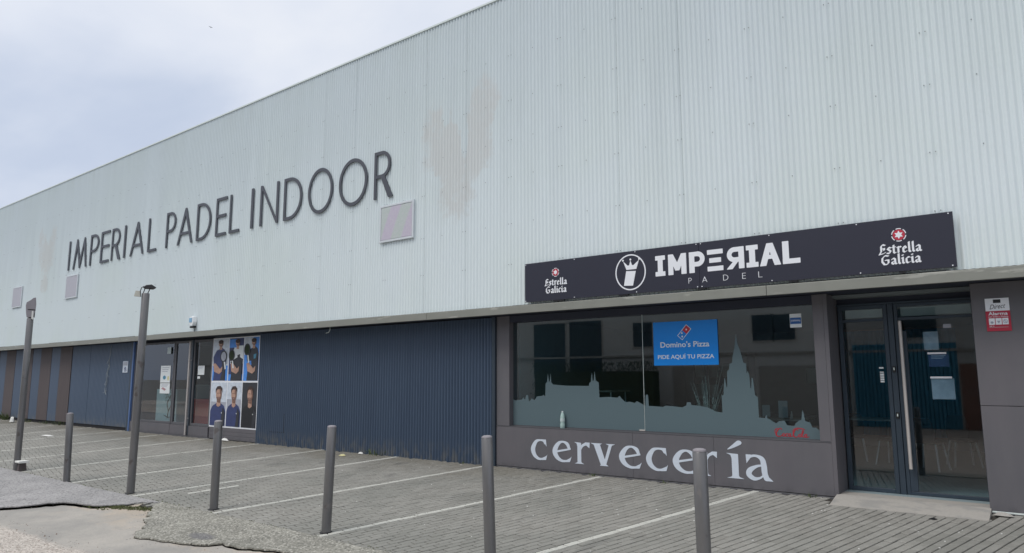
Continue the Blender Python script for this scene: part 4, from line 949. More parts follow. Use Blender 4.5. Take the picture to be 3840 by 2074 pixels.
# sticker columns and notices on the doors
def notice(label, x0, x1, z0, z1, y, mat='paper', cat='notice', lines=3, bars=None, grp=None, pic=True):
    t = thing('notice', label, cat, ((x0+x1)/2, y, z0), grp); 
    shape('sheet', [rect(x0, x1, z0, z1)], y-.002, .002, M[mat], t)
    H_ = z1-z0; W__ = x1-x0
    for k in range(lines):
        z = z1-H_*(.12+.11*k); shape('print_line', [rect(x0+W__*.14, x1-W__*(.14+.08*(k % 3)), z-H_*.022, z+H_*.022)], y-.0032, .001, M['prgrey'], t)
    return t
n1 = notice('tall notice sheet taped high on the entrance window', -21.29, -20.71, 1.475, 1.965, .040, 'paperw')
shape('print_block', [ell(-21.05, 1.62, .09, .06, 10)], .0365, .001, M['prteal'], n1); shape('print_block', [ell(-20.82, 1.60, .06, .07, 10)], .0365, .001, M['yel'], n1)
n2 = notice('shorter notice sheet taped directly below the tall one', -21.28, -20.70, 1.16, 1.455, .040, 'paperw')
shape('print_block', [[(-21.2, 1.3), (-21.0, 1.24), (-20.9, 1.28), (-21.1, 1.34)]], .0365, .001, M['prpink'], n2)
notice('small sticker column at the top of the entrance window', -20.92, -20.71, 2.31, 2.50, .018, 'paper', 'sticker', 1)
notice('pale green notice on the right entrance door', -19.17, -18.83, 1.69, 1.94, .040, 'paperw')
notice('little white label under the notice on the right entrance door', -19.18, -19.04, 1.585, 1.65, .040, 'paperw', 'label', 0)
notice('white door sticker beside the long entrance handle', -19.72, -19.62, 1.66, 1.84, .040, 'paperw', 'sticker', 1)
notice('tiny label near the top corner of the bar door', -1.29, -1.20, 2.22, 2.27, DY-.008, 'prgrey', 'label', 0)
notice('dim sheet hung high behind the right door leaf', -1.53, -1.36, 1.94, 2.18, DY+.012, 'prgrey')
for nm, z1, z0, x0, x1 in (('upper', 1.895, 1.72, -1.49, -1.26), ('lower', 1.58, 1.30, -1.48, -1.22)):
    t = notice('menu sheet with a white top rail, the %s of two on the bar door' % nm, x0, x1, z0, z1-.012, DY+.012, 'prgrey' if nm == 'lower' else 'navy', 'menu', 3)
    MB().bbox(x0-.005, x1-.02, DY-.014, DY-.005, z1-.013, z1+.012, .002).obj('top_rail', M['white'], t)
t = thing('hours_sticker', 'narrow column of white opening hours on the left door leaf', 'sticker', (-2.05, DY-.006, 1.52))
for k, (a, b) in enumerate(((1.70, 1.722), (1.645, 1.66), (1.605, 1.635), (1.575, 1.598), (1.545, 1.568), (1.515, 1.538))): shape('print_row', [rect(-2.085+.006*(k > 0), -2.03, a, b)], DY-.0075, .001, M['paperw'], t)
for lb, x0, x1, z0, z1, y in (('dark framed picture seen through the left door leaf', -2.20, -2.02, 1.94, 2.18, .9), ('pale framed picture seen beside the long door handle', -1.82, -1.66, 1.74, 1.98, .9)):
    pass
t = thing('framed_picture', 'small framed picture on the cafe wall behind the door', 'picture', (-3.0, 7.48, 1.8))
MB().bbox(-4.62, -4.3, 7.40, 7.44, 2.2, 2.62, .008).obj('picture_frame', M['shutter'], t); MB().box(-4.58, -4.34, 7.392, 7.399, 2.24, 2.58).obj('print', M['prteal'], t)
# alarm plaque
t = thing('alarm_plaque', 'white and red alarm warning plaque on the grey wall right of the door', 'sign', (-.65, -.01, 2.13))
MB().bbox(-.772, -.532, -.016, -.007, 2.37, 2.522, .001).obj('plaque_top', M['white'], t)
MB().bbox(-.775, -.530, -.016, -.007, 2.128, 2.369, .001).obj('plaque_base', M['red2'], t)
MB().box(-.69, -.615, -.0175, -.0163, 2.465, 2.507).obj('logo_block', M['black'], t)
text_mesh('Direct', (-.73, -.57, 2.39, 2.445), -.0178, M['black'], 'wording', t, 0.0, .001, .4, .08)
text_mesh('Alarma', (-.748, -.555, 2.318, 2.358), -.0178, M['white'], 'wording', t, .02, .001)
text_mesh('con aviso a Policía', (-.75, -.552, 2.293, 2.309), -.0178, M['white'], 'wording', t, .01, .001)
for k in range(3):
    x = -.748+k*.067; shape('icon_tile', [rect(x, x+.060, 2.205, 2.282)], -.0176, .0012, M['white'], t)
shape('icon', [ell(-.718, 2.232, .016, .014, 12)], -.0190, .0012, M['prgrey'], t); shape('icon', [[(-.668, 2.25), (-.634, 2.25), (-.651, 2.215)]], -.0190, .0012, M['prgrey'], t)
shape('icon', [ell(-.584, 2.242, .022, .022, 18), ell(-.584, 2.242, .016, .016, 18)], -.0190, .0012, M['prgrey'], t)
shape('icon_bar', [[(-.602, 2.262), (-.596, 2.266), (-.566, 2.222), (-.572, 2.218)]], -.0195, .0015, M['prgrey'], t)
shape('phone_line', [rect(-.748, -.56, 2.17, 2.178)], -.0176, .0012, M['prpink'], t)
text_mesh('24 h', (-.748, -.70, 2.182, 2.196), -.0178, M['white'], 'wording', t, .01, .001)
# access-rules plate left of the entrance
t = thing('accessibility_plate', 'small white plate with a wheelchair symbol on the blue wall', 'sign', (-23.5, -.02, 1.78))
MB().bbox(-23.66, -23.32, -.022, -.010, 1.78, 2.135, .002).obj('plate', M['prpale'], t)
MB().box(-23.63, -23.35, -.0235, -.0223, 2.0, 2.11).obj('top_band', M['prgrey'], t)
shape('wheelchair_symbol', [ell(-23.48, 1.88, .07, .07, 20), ell(-23.48, 1.88, .048, .048, 20)], -.0235, .001, M['navy'], t)
shape('wheelchair_symbol', [[(-23.52, 1.97), (-23.49, 1.97), (-23.48, 1.90), (-23.42, 1.90), (-23.39, 1.83), (-23.415, 1.82), (-23.44, 1.875), (-23.51, 1.875)]], -.0243, .001, M['navy'], t)
# vine-like crack of whitish dried tendril
mb = MB(); rgv = random.Random(31); st_ = [(-24.60, 2.66), (-24.62, 2.4), (-24.68, 2.2), (-24.64, 2.0), (-24.72, 1.85), (-24.74, 1.7), (-24.79, 1.5), (-24.78, 1.38)]
mb.tube([(a, -.016, z) for a, z in st_], .007, 5)
for a, z in st_[2:]:
    for k in range(3):
        b, c = rgv.uniform(-.16, .16), rgv.uniform(-.16, .10); mb.tube([(a, -.016, z), (a+b*.6, -.020, z+c*.4), (a+b, -.016, z+c)], .004, 4)
for k in range(7):
    b, c = rgv.uniform(-.18, .18), rgv.uniform(-.16, .16); mb.tube([(-24.80, -.016, 1.18), (-24.80+b, -.018, 1.18+c)], .005, 4)
o = mb.obj('dried_vine', plain('dry_tendril', (.42, .46, .47), .9), None, (-24.7, 0, 1.2), fix=False); tag(o, 'thin dried whitish vine tendril clinging to the smooth blue wall', 'vine')

# player poster: six prints in white frames
t = thing('player_poster', 'large poster of six padel players in white frames beside the entrance', 'poster', (-17.2, -.01, .32))
MB().bbox(-18.36, -16.135, -.006, .028, .318, 2.665, .002).obj('backing', M['white'], t)
cols = [(-18.33, -17.575), (-17.535, -16.865), (-16.825, -16.165)]; rows = [(1.53, 2.635), (.355, 1.485)]
def person_print(x0, x1, z0, z1, bgm, shirt, hairm='hair', lower=False, racket=None, extra=None, turn=0.0, top2=None, cut=.79):
    W2, H2 = x1-x0, z1-z0; cxx = x0+W2*(.5+turn)
    pn = MB().box(x0, x1, -.010, -.0065, z0, z1).obj('photo_print', M[bgm], t)
    KP = 1.22; X = lambda a: cxx+a*W2*KP; Z = lambda b: z0+b*H2; k = [0]
    def lay(nm, loop, mt):
        lp = [(min(x1-.004, max(x0+.004, a)), min(z1-.004, max(z0+.004, b))) for a, b in loop]; shape(nm, [lp], -.0115-.0009*k[0], .0008, M[mt], pn); k[0] += 1
    if extra: 
        for (a0, a1, b0, b1, mt) in extra: lay('backdrop', [(x0+a0*W2, Z(b0)), (x0+a1*W2, Z(b0)), (x0+a1*W2, Z(b1)), (x0+a0*W2, Z(b1))], mt)
    if not lower:
        lay('shoulders', [(X(-.40), Z(.40)), (X(.36), Z(.40)), (X(.36), Z(.62)), (X(.20), Z(.755)), (X(-.22), Z(.745)), (X(-.40), Z(.58))], top2 or 'prgrey')
        lay('torso', [(X(-.34), Z(.0)), (X(.30), Z(0)), (X(.30), Z(.30)), (X(.34), Z(min(.62, cut-.06))), (X(.20), Z(min(.74, cut-.02))), (X(.07), Z(cut)), (X(-.07), Z(cut-.03)), (X(-.22), Z(min(.72, cut-.07))), (X(-.38), Z(min(.56, cut-.12))), (X(-.30), Z(.30))], shirt)
        if top2 == 'prblue': lay('sleeve', [(X(-.40), Z(.44)), (X(-.12), Z(.46)), (X(-.10), Z(.36)), (X(-.36), Z(.34))], 'prblue')
        lay('shirt_mark', [(X(.0), Z(.60)), (X(.16), Z(.62)), (X(.14), Z(.52)), (X(.02), Z(.50))], 'prteal' if cut > .7 else shirt)
        lay('neck', [(X(-.07), Z(.74)), (X(.07), Z(.74)), (X(.07), Z(.84)), (X(-.07), Z(.84))], 'skin')
        lay('head', ell(X(0), Z(.885), W2*KP*.125, H2*.075, 20), 'skin'); lay('face_tone', ell(X(.0), Z(.885), W2*KP*.125, H2*.075, 16, -90, 90)+[(X(.02), Z(.94)), (X(.05), Z(.88)), (X(.02), Z(.83))], 'prshade'); lay('beard', [(X(-.09), Z(.86)), (X(-.03), Z(.85)), (X(.05), Z(.85)), (X(.09), Z(.865)), (X(.06), Z(.825)), (X(-.05), Z(.823))], 'prshade'); lay('hair', ell(X(.0), Z(.93), W2*KP*.135, H2*.048, 20, 0, 360), hairm); lay('torso_tone', [(X(.05), Z(.02)), (X(.28), Z(.02)), (X(.28), Z(.40)), (X(.18), Z(min(.6, cut-.08))), (X(.10), Z(.45)), (X(.14), Z(.2))], 'prdark')
        lay('arm', [(X(-.36), Z(.40)), (X(-.24), Z(.42)), (X(.02), Z(.28)), (X(.14), Z(.34)), (X(.12), Z(.22)), (X(-.02), Z(.16)), (X(-.30), Z(.22))], 'skin')
        if racket:
            rx_, rz_ = racket; lay('racket', ell(X(rx_), Z(rz_), W2*KP*.18, H2*.14, 20), 'prdark'); lay('racket_face', ell(X(rx_), Z(rz_), W2*KP*.13, H2*.11, 20), 'prgrey' if shirt != 'prdark' else 'hedge')
            lay('racket_handle', [(X(rx_+.03), Z(rz_-.13)), (X(rx_+.10), Z(rz_-.13)), (X(rx_+.16), Z(rz_-.30)), (X(rx_+.09), Z(rz_-.31))], 'paperw')
    else:
        lay('torso', [(X(-.46), Z(0)), (X(.44), Z(0)), (X(.44), Z(.34)), (X(.30), Z(.46)), (X(.12), Z(.52)), (X(-.12), Z(.52)), (X(-.32), Z(.45)), (X(-.46), Z(.34))], shirt)
        lay('neck', [(X(-.10), Z(.46)), (X(.0), Z(.43)), (X(.11), Z(.47)), (X(.10), Z(.62)), (X(-.10), Z(.62))], 'skin')
        lay('head', ell(X(0), Z(.72), W2*KP*.155, H2*.15, 24), 'skin'); lay('hair', [(X(-.17), Z(.74)), (X(-.185), Z(.84)), (X(-.10), Z(.91)), (X(.06), Z(.92)), (X(.17), Z(.87)), (X(.18), Z(.76)), (X(.13), Z(.82)), (X(-.05), Z(.845)), (X(-.13), Z(.82))], hairm)
        lay('face_shade', [(X(-.08), Z(.755)), (X(-.02), Z(.755)), (X(-.02), Z(.745)), (X(-.08), Z(.745))], 'hair'); lay('face_shade', [(X(.03), Z(.755)), (X(.09), Z(.755)), (X(.09), Z(.745)), (X(.03), Z(.745))], 'hair')
        lay('face_tone', [(X(.03), Z(.86)), (X(.12), Z(.83)), (X(.155), Z(.74)), (X(.13), Z(.63)), (X(.05), Z(.575)), (X(.06), Z(.65)), (X(.10), Z(.70)), (X(.05), Z(.78))], 'prshade'); lay('beard', [(X(-.13), Z(.66)), (X(-.05), Z(.665)), (X(.05), Z(.665)), (X(.12), Z(.66)), (X(.08), Z(.59)), (X(0), Z(.572)), (X(-.08), Z(.59))], 'prshade'); lay('neck_tone', [(X(-.09), Z(.585)), (X(0), Z(.565)), (X(.09), Z(.585)), (X(.08), Z(.53)), (X(-.06), Z(.545))], 'prshade'); lay('torso_tone', [(X(.16), Z(.01)), (X(.34), Z(.01)), (X(.36), Z(.32)), (X(.24), Z(.42)), (X(.20), Z(.25))], 'prdark'); lay('mouth', [(X(-.05), Z(.645)), (X(.05), Z(.645)), (X(.045), Z(.635)), (X(-.045), Z(.635))], 'prpink')
        lay('shirt_mark', ell(X(.2), Z(.30), W2*KP*.02, H2*.015, 8), 'paperw')
person_print(*cols[0], *rows[0], 'prpale', 'navy', racket=(.18, .58), extra=[(0, 1, 0, .36, 'prblue')])
person_print(*cols[1], *rows[0], 'navy', 'prdark', racket=(-.32, .60), turn=.1, top2='paperw', cut=.56, extra=[(0, 1, 0, .15, 'prblue'), (.35, 1, .5, .82, 'paperw'), (0, .6, .78, .98, 'prblue')])
person_print(*cols[2], *rows[0], 'prblue', 'prdark', racket=(-.36, .72), turn=.16, top2='prblue', extra=[(0, .6, .6, 1, 'prpale')])
person_print(*cols[0], *rows[1], 'prpale', 'navy', lower=True, turn=.03, extra=[(0, 1, 0, .55, 'prgrey')])
person_print(*cols[1], *rows[1], 'prpale', 'navy', lower=True, extra=[(0, 1, .3, .62, 'prgrey')])
person_print(*cols[2], *rows[1], 'prdark', 'black', lower=True, turn=.06, extra=[(.12, .2, .05, .4, 'prgrey')])

# bottle on the window sill
t = thing('water_bottle', 'empty pale plastic bottle standing on the bar window sill', 'bottle', (-7.0, .06, .7285))
bxx = -7.0
MB().tube([(bxx, .06, .729), (bxx, .06, .735), (bxx, .06, .80), (bxx, .06, .81), (bxx, .06, .83), (bxx, .06, .84), (bxx, .06, .92), (bxx, .06, .975), (bxx, .06, 1.0)], [.038, .042, .042, .039, .039, .042, .042, .026, .014], 16).obj('bottle_body', M['bottle'], t, smooth=True)
MB().tube([(bxx, .06, 1.0), (bxx, .06, 1.018)], .016, 10).obj('cap', M['paperw'], t)
MB().tube([(bxx, .06, .845), (bxx, .06, .895)], .0428, 16, False).obj('bottle_label', M['paper'], t)

# =================================================================== POSTS, LAMPS, BOLLARDS
def post_parts(t, base, top, rad=.058, dome=True, flange=True):
    b, c = Vector(base), Vector(top); d = c-b
    MB().tube([b-d.normalized()*.12, b+d*.5, c-d.normalized()*.012, c-d.normalized()*.002], [rad, rad, rad, rad-.008], 24).obj('shaft', M['pole'], t, smooth=True)
    MB().tube([b+d.normalized()*-.01, b+d.normalized()*.004, b+d.normalized()*.012], [rad+.022, rad+.018, rad+.002], 20, False).obj('foot_ring', M['black'], t)  # dark ring round the post at ground level
    if dome: MB().tube([c-d.normalized()*.002, c+d.normalized()*.012, c+d.normalized()*.02, c+d.normalized()*.023], [rad-.002, rad-.006, rad*.55, .004], 20).obj('cap', M['lampg'], t, smooth=True)
BOL = [(-14.73, -4.74, -14.822, .939, 'bollard between the two lamp posts'), (-9.92, -4.59, -9.922, .962, 'bollard in front of the player poster, ending a white bay line'),
       (-7.36, -4.58, -7.314, .986, 'bollard before the blue corrugated wall, tar at its foot'), (-4.69, -4.65, -4.744, .988, 'bollard in front of the post between blue wall and bar window'), (-2.463, -4.65, -2.471, .99, 'nearest bollard, hiding part of the serif letters under the bar window')]
for (bx, by, tx, tz, lb) in BOL:
    t = thing('bollard', 'dark steel '+lb, 'bollard', (bx, by, G(by)), 'steel bollards along the edge of the parking')
    post_parts(t, (bx, by, G(by)), (tx, by, tz))
# middle lamp post with floodlight
t = thing('lamp_post', 'tall dark post with a flat black floodlight on two struts', 'lamp post', (-12.39, -4.65, G(-4.65)), 'low lamp posts beside the parking')
post_parts(t, (-12.39, -4.65, G(-4.65)), (-12.347, -4.65, 3.03), .062, False)
def facing(cx_, cy_, xr):
    """map (x along the wall, z, depth) onto an upright plane turned towards the street corner"""
    d = Vector((cx_, cy_+10.3, 0)).normalized(); l = Vector((d.y, -d.x, 0)); k = l.x/ (l.x*l.x+l.y*l.y)
    def f(x, z, dep=0.0): q = Vector((cx_, cy_, 0))+l*((x-xr)*d.y)+d*dep; return (q.x, q.y, z)
    return f
F2 = facing(-12.37, -4.66, -12.37)
top = [F2(-12.44, 3.135, 0), F2(-12.33, 3.165, -.06), F2(-12.13, 3.178, -.07), F2(-11.96, 3.135, -.05), F2(-12.06, 3.13, .06), F2(-12.36, 3.145, .07)]
bot = [F2(-12.43, 3.120, 0), F2(-12.33, 3.118, -.06), F2(-12.13, 3.118, -.07), F2(-11.97, 3.118, -.05), F2(-12.06, 3.105, .06), F2(-12.36, 3.11, .07)]
MB().add(top+bot, [(0,1,2,3,4,5),(11,10,9,8,7,6)]+[(i, (i+1) % 6, 6+(i+1) % 6, 6+i) for i in range(6)]).obj('floodlight_head', M['lampb'], t)
MB().tube([F2(-12.42, 3.02, -.03), F2(-12.36, 3.12, -.03)], .008, 6).obj('strut', M['lampb'], t); MB().tube([F2(-12.26, 3.02, -.03), F2(-12.17, 3.12, -.03)], .008, 6).obj('strut', M['lampb'], t)
MB().tube([F2(-12.50, 2.96, -.05), F2(-12.53, 3.06, -.05), F2(-12.49, 3.12, -.05), F2(-12.40, 3.145, -.04)], .007, 6).obj('cable', M['lampb'], t, smooth=True)
jb = MB(); ja = [F2(-12.745, 2.975, -.04), F2(-12.53, 2.97, -.04), F2(-12.53, 3.06, -.04), F2(-12.70, 3.065, -.04)]; jc = [F2(-12.745, 2.975, .04), F2(-12.53, 2.97, .04), F2(-12.53, 3.06, .04), F2(-12.70, 3.065, .04)]
jb.add(ja+jc, [(0,1,2,3),(7,6,5,4)]+[(i, (i+1) % 4, 4+(i+1) % 4, 4+i) for i in range(4)]).obj('junction_box', M['cream'], t)
# left lamp post with a folded-over lamp head
t = thing('lamp_post', 'leaning dark post at far left with a grey hooded lamp head', 'lamp post', (-17.39, -4.7, G(-4.7)), 'low lamp posts beside the parking')
post_parts(t, (-17.39, -4.70, G(-4.7)), (-17.412, -4.70, 2.87), .062, False)
F1 = facing(-17.41, -4.70, -17.41)
prof = [(-17.19,3.31),(-17.33,3.30),(-17.50,3.245),(-17.70,3.20),(-17.735,3.14),(-17.69,2.99),(-17.64,2.90),(-17.50,2.885),(-17.20,2.90),(-17.15,3.03),(-17.14,3.17)]
n = len(prof); mb = MB()
mb.add([F1(a, z, -.055) for a, z in prof]+[F1(a, z-.01, .055) for a, z in prof], [tuple(range(n)), tuple(range(2*n-1, n-1, -1))]+[(i, (i+1) % n, n+(i+1) % n, n+i) for i in range(n)]); mb.obj('lamp_head', M['lampg'], t)
def plate(nm, pts, dep, th, mt):
    k = len(pts); MB().add([F1(a, z, dep) for a, z in pts]+[F1(a, z, dep+th) for a, z in pts], [tuple(range(k)), tuple(range(2*k-1, k-1, -1))]+[(i, (i+1) % k, k+(i+1) % k, k+i) for i in range(k)]).obj(nm, mt, t)
plate('lamp_cover', [(-17.20,3.29),(-17.50,3.225),(-17.56,3.06),(-17.16,3.055)], -.075, .018, M['lampg'])
plate('seam', [(-17.60,3.052),(-17.15,3.046),(-17.15,3.034),(-17.60,3.040)], -.060, .004, M['black'])
plate('bracket', [(-17.36,3.02),(-17.26,3.02),(-17.24,2.83),(-17.36,2.86)], -.072, .012, M['litter'])
plate('bracket', [(-17.21,2.98),(-17.16,2.98),(-17.17,2.88),(-17.22,2.88)], -.070, .010, M['lampb'])
MB().tube([(-17.41, -4.70, 2.86), (-17.40, -4.70, 2.95)], .03, 10).obj('spigot', M['black'], t)
# broken box at its foot
t = thing('junction_stub', 'rusty broken junction box at the foot of the leaning lamp post', 'junction box', (-17.16, -4.68, G(-4.68)))
MB().add([(-17.27,-4.74,-.30),(-17.10,-4.76,-.30),(-17.12,-4.60,-.30),(-17.27,-4.60,-.30),(-17.24,-4.73,-.10),(-17.13,-4.74,-.13),(-17.14,-4.62,-.11),(-17.25,-4.62,-.09)],
         [(0,3,2,1),(4,5,6,7),(0,1,5,4),(1,2,6,5),(2,3,7,6),(3,0,4,7)]).obj('box', M['corten'], t)
MB().bbox(-17.28, -17.05, -4.78, -4.60, -.115, -.075, .008).obj('lid', M['litter'], t)
# siren on the cladding
t = thing('alarm_siren', 'white and blue alarm siren fixed to the cladding above the entrance', 'siren', (-18.85, YC, 2.98))
mb = MB(); prof = [(-18.98,3.04),(-18.80,3.0),(-18.74,3.12),(-18.76,3.27),(-18.96,3.29),(-19.01,3.20)]
n = len(prof); vs = [(a, YC-.01, z) for a, z in prof]+[(a*.8+-18.86*.2, YC-.10, z*.85+3.14*.15) for a, z in prof]
mb.add(vs, [tuple(range(n)), tuple(range(2*n-1, n-1, -1))]+[(i, (i+1) % n, n+(i+1) % n, n+i) for i in range(n)]); mb.obj('housing', M['sirenw'], t)
MB().bbox(-18.97, -18.83, YC-.112, YC-.1005, 3.11, 3.23, .004).obj('siren_lens', M['sirenb'], t)
MB().bbox(-18.92, -18.74, YC-.11, YC-.02, 2.955, 3.01, .008).obj('base_vent', M['black'], t)
MB().tube([(-18.84, YC-.02, 2.96), (-18.83, YC-.02, 2.86)], .006, 6).obj('cable', M['black'], t)
# small hook under the fascia
o = MB().tube([(-13.0, -.28, 2.73), (-12.98, -.29, 2.66), (-13.03, -.29, 2.60), (-13.12, -.29, 2.59)], .008, 6).obj('cable_end', M['trim'], None, (-13.0, -.28, 2.72), smooth=True); tag(o, 'loose pale cable end hooking down from the fascia above the blue wall', 'cable')

# =================================================================== LITTER AND WEEDS
rgl = random.Random(77)
def scrap(name, label, x, y, sx, sy, h, mat, cat='litter'):
    z = G(min(y, 0))+.004; mb = MB(); n = 9; ring = []
    for k in range(n):
        a = 2*math.pi*k/n; r1 = rgl.uniform(.75, 1.15); ring.append((x+sx*r1*math.cos(a), y+sy*r1*math.sin(a), z+rgl.uniform(0, h*.3)))
    ring2 = [(x+(a-x)*.55, y+(b-y)*.55, z+h*rgl.uniform(.7, 1.1)) for a, b, c in ring]
    mb.add(ring+ring2+[(x, y, z+h)], [(i, (i+1) % n, n+(i+1) % n, n+i) for i in range(n)]+[(n+i, n+(i+1) % n, 2*n) for i in range(n)]+[tuple(reversed(range(n)))])
    o = mb.obj(name, M[mat], None, (x, y, z)); tag(o, label, cat); return o
scrap('crumpled_bag', 'crumpled white bag lying below the player poster', -17.38, -.10, .17, .07, .07, 'litter', 'bag')
scrap('paper_cup', 'white crushed cup left of the leaning lamp post', -31.4, -.48, .13, .07, .20, 'litter', 'cup')
scrap('paper_sheet', 'flat white sheet lying on the setts left of the entrance', -24.4, -1.72, .42, .10, .02, 'litter', 'paper')
scrap('wrapper', 'pale yellow wrapper near the foot of the blue wall', -12.25, -.42, .10, .07, .03, 'yel', 'wrapper')
scrap('wrapper', 'small white wrapper close to the weed tuft at the blue wall', -12.05, -.10, .07, .05, .04, 'litter', 'wrapper')
scrap('loose_stone', 'flat brown stone against the wall right of the door ramp', -.78, -.13, .10, .055, .045, 'stone', 'stone')
mb = MB()
specks = [(-2.64,-.88),(-2.6,-.77),(-2.57,-.74),(-2.79,-.07),(-2.62,-.44),(-1.8,-1.06),(-1.52,-1.21),(-1.48,-1.27),(-1.12,-1.09),(-1.21,-1.82),(-.75,-.96),(-2.31,-1.53),(-4.7,-2.12),(-4.39,-1.67),(-3.79,-2.76),(-2.87,-2.44),(-4.72,-.61),(-5.11,-.54),(-4.92,-2.14),(-7.3,-2.19),(-6.21,-3.16),(-7.55,-.95),(-5.65,-3.84),(-11.9,-2.2),(-9.9,-3.3),(-13.2,-1.2),(-8.8,-4.2),(-10.4,-1.5)]
for _ in range(70): specks.append((rgl.uniform(-16, 1), rgl.uniform(-4.6, -.1)))
for (x, y) in specks:
    r_ = rgl.uniform(.005, .013); z = G(y)+.002; a = rgl.uniform(0, 3)
    ring = [(x+r_*math.cos(a+k*1.256)*rgl.uniform(.7, 1.6), y+r_*math.sin(a+k*1.256)*rgl.uniform(.6, 1.1), z) for k in range(5)]
    mb.add(ring+[(x, y, z+.006)], [(i, (i+1) % 5, 5) for i in range(5)])
o = mb.obj('litter_specks', M['litter'], fix=False); kind(o, 'stuff'); tag(o, 'tiny white scraps and chewing gum scattered over the setts', 'litter')
mb = MB()
for _ in range(150):
    x = rgl.uniform(-30, -6); y = -abs(rgl.gauss(0, .45)) if rgl.random() < .7 else rgl.uniform(-6, 0)
    if y < -4.6: y = -4.5
    r_ = rgl.uniform(.008, .025); z = G(y)+.003; a = rgl.uniform(0, 3)
    mb.add([(x+r_*math.cos(a), y+r_*math.sin(a), z), (x+r_*math.cos(a+2), y+r_*math.sin(a+2), z+.004), (x+r_*math.cos(a+4), y+r_*math.sin(a+4), z+.006)], [(0, 1, 2)])
o = mb.obj('dead_leaves', M['leaf'], fix=False); kind(o, 'stuff'); tag(o, 'dark dead leaves and crumbs along the foot of the wall', 'leaves')
o = MB().add([(-1.47,-.62,G(-.62)+.004),(-1.41,-.66,G(-.66)+.004),(-1.38,-.60,G(-.6)+.006),(-1.43,-.57,G(-.57)+.012)], [(0,1,2,3)]).obj('fallen_leaf', M['black'], None, (-1.43, -.62, G(-.62)), fix=False); tag(o, 'single black leaf on the setts in front of the door ramp', 'leaf')
for (x, y, n_, h, lb) in ((-11.65, -.06, 45, .13, 'weed tuft at the foot of the blue wall behind the tar-footed bollard'), (-6.35, -.04, 22, .05, 'low weeds under the letters v and e of the bar panel'), (-5.05, -.04, 14, .04, 'short weeds under the letter c of the bar panel'),
                      (-2.95, -.05, 18, .05, 'short weeds at the right end of the bar panel'), (-33.4, -.1, 70, .30, 'taller green weeds at the far left foot of the hall'), (-30.9, -.12, 40, .12, 'weeds beside the crushed cup at the far left wall'),
                      (-28.1, -.1, 50, .14, 'weeds where the brown panels end'), (-29.2, -.1, 35, .11, 'weeds below the middle brown panel'), (-9.2, -.04, 16, .05, 'few weeds near the corner post of the bar'), (-17.2, -4.66, 40, .06, 'dry grass around the foot of the leaning lamp post')):
    mb = MB(); rgw = random.Random(int(abs(x)*100)); tuft(mb, x, y, G(y)-.003, n_, h, .10 if h < .1 else .28, rgw)
    o = mb.obj('weed_tuft', M['weed'], None, (x, y, G(y)), fix=False); tag(o, lb, 'weeds', 'weeds growing from the paving')

# loose grit and pebbles on the worn carriageway
mb = MB(); rgg = random.Random(21)
for _ in range(3200):
    u = rgg.random()
    if u < .45: x, y = rgg.uniform(-13.5, -5.5), rgg.uniform(-7.4, -6.35)
    elif u < .75: k = rgg.randrange(len(crBj)-2); x, y = crBj[k][0]+rgg.gauss(0, .12), crBj[k][1]-abs(rgg.gauss(0, .10))
    else: k = rgg.randrange(3, len(crAj)-1); x, y = crAj[k][0]+rgg.gauss(0, .12), crAj[k][1]-abs(rgg.gauss(.02, .10))
    if y > -5.0: continue
    r_ = rgg.uniform(.003, .009) if rgg.random() < .93 else rgg.uniform(.010, .018); z = G(y)-.011; a = rgg.uniform(0, 6)
    p4 = [(x+r_*math.cos(a+k*2.09)*rgg.uniform(.7, 1.3), y+r_*math.sin(a+k*2.09)*rgg.uniform(.7, 1.3), z) for k in range(3)]; mb.cur = rgg.randrange(3)
    mb.add(p4+[(x, y, z+r_*1.1)], [(0, 1, 3), (1, 2, 3), (2, 0, 3)])
o = mb.obj('loose_grit', [plain('grit_light', (.52, .49, .45), .9), plain('grit_grey', (.25, .24, .23), .9), plain('grit_brown', (.20, .14, .10), .9)], fix=False); kind(o, 'stuff'); tag(o, 'loose grit and small pebbles lying on the worn concrete', 'grit')

# bird far off in the sky
bd = (Vector(rt)*((791-1920)/fl)+Vector(up)*((1037-103)/fl)+Vector(fw)); bp = CAM+bd*95
mb = MB(); mb.tube([bp+Vector((-.14, 0, 0)), bp, bp+Vector((.10, 0, .01)), bp+Vector((.17, 0, .0))], [.012, .035, .03, .008], 8)
mb.add([bp+Vector((.04, 0, .02)), bp+Vector((-.05, 0, .02)), bp+Vector((-.10, -.30, .10)), bp+Vector((-.02, -.12, .10))], [(0, 1, 2, 3)]); mb.add([bp+Vector((.04, 0, .02)), bp+Vector((-.05, 0, .02)), bp+Vector((-.10, .30, .10)), bp+Vector((-.02, .12, .10))], [(0, 1, 2, 3)])
o = mb.obj('bird', M['black'], None, tuple(bp), fix=False); tag(o, 'small dark bird flying in the cloudy sky left of the roof', 'bird')

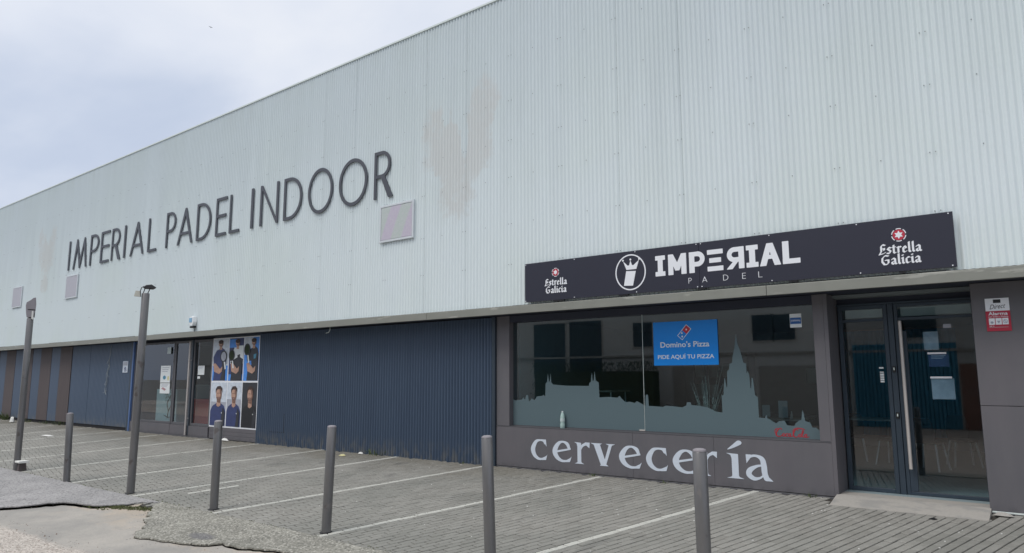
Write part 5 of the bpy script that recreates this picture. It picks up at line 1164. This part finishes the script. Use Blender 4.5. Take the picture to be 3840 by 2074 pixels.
# =================================================================== STREET SIDE BEHIND THE CAMERA (seen only as reflections)
YB = -22.0; zg = G(-20)
op = thing('opposite_building', 'beige building across the street, mirrored in the bar window', 'building', (-14, YB, zg))
MB().box(-60, 12, YB-8, YB, zg-.3, 8.0).obj('wall', M['opp'], op)
MB().box(-60.2, 12.2, YB-8.2, YB+.3, 8.0, 8.25).obj('roof_edge', M['shutter'], op)
for (a, b, z0, z1) in ((-23.82, -21.72, 1.6, 4.56), (-21.43, -19.43, 1.6, 4.60), (-17.54, -16.5, 3.15, 4.36), (-11.42, -10.50, 3.25, 4.41), (-10.46, -9.54, 3.25, 4.38), (-35, -33, 2.2, 4.4), (-30, -28, 2.2, 4.4), (-5.6, -4.2, 3.2, 4.4), (3, 5, 3.2, 4.4)):
    f = MB().box(a-.06, b+.06, YB+.002, YB+.05, z0-.06, z1+.06).obj('window', M['winframe'], op); MB().box(a, b, YB+.051, YB+.07, z0, z1).obj('pane', M['winopp'], f)
MB().box(-60, 12, YB+.002, YB+.10, 2.62, 2.72).obj('string_course', M['shutter'], op)
for (a, b) in ((-15.4, -13.8), (-13.7, -11.7), (-11.2, -8.8)):
    MB().box(a, b, YB+.002, YB+.06, zg, 2.1).obj('garage_door', M['shutter'], op)
mb = MB()
for k in range(26): mb.box(-7.4+k*.145, -7.4+k*.145+.10, YB+.03, YB+.09, zg, 2.95)
mb.box(-7.4, -3.6, YB+.002, YB+.029, zg, 2.95); mb.obj('corrugated_gate', M['prteal'], op)
MB().box(-3.5, -2.8, YB+.002, YB+.12, zg, 2.1).obj('brick_pier', M['brick'], op)
t = thing('hedge', 'dark clipped hedge in front of the beige building opposite', 'hedge', (-19, YB+1.5, zg))
mb = MB(); rgh = random.Random(3)
mb.box(-22.5, -15.6, YB+1.2, YB+1.8, zg, 1.9)
for k in range(2600):
    x, y, z = rgh.uniform(-22.7, -15.4), rgh.choice((YB+1.82, YB+1.5))+rgh.uniform(-.1, .15), rgh.uniform(zg, 2.05) if rgh.random() < .6 else rgh.uniform(1.85, 2.35)
    a, b, c = [rgh.uniform(-.09, .09) for _ in range(3)]; mb.add([(x, y, z), (x+a, y+b*.4, z+.09), (x+c, y+.02, z-.05)], [(0, 1, 2)])
mb.obj('foliage', M['hedge'], t, fix=False)
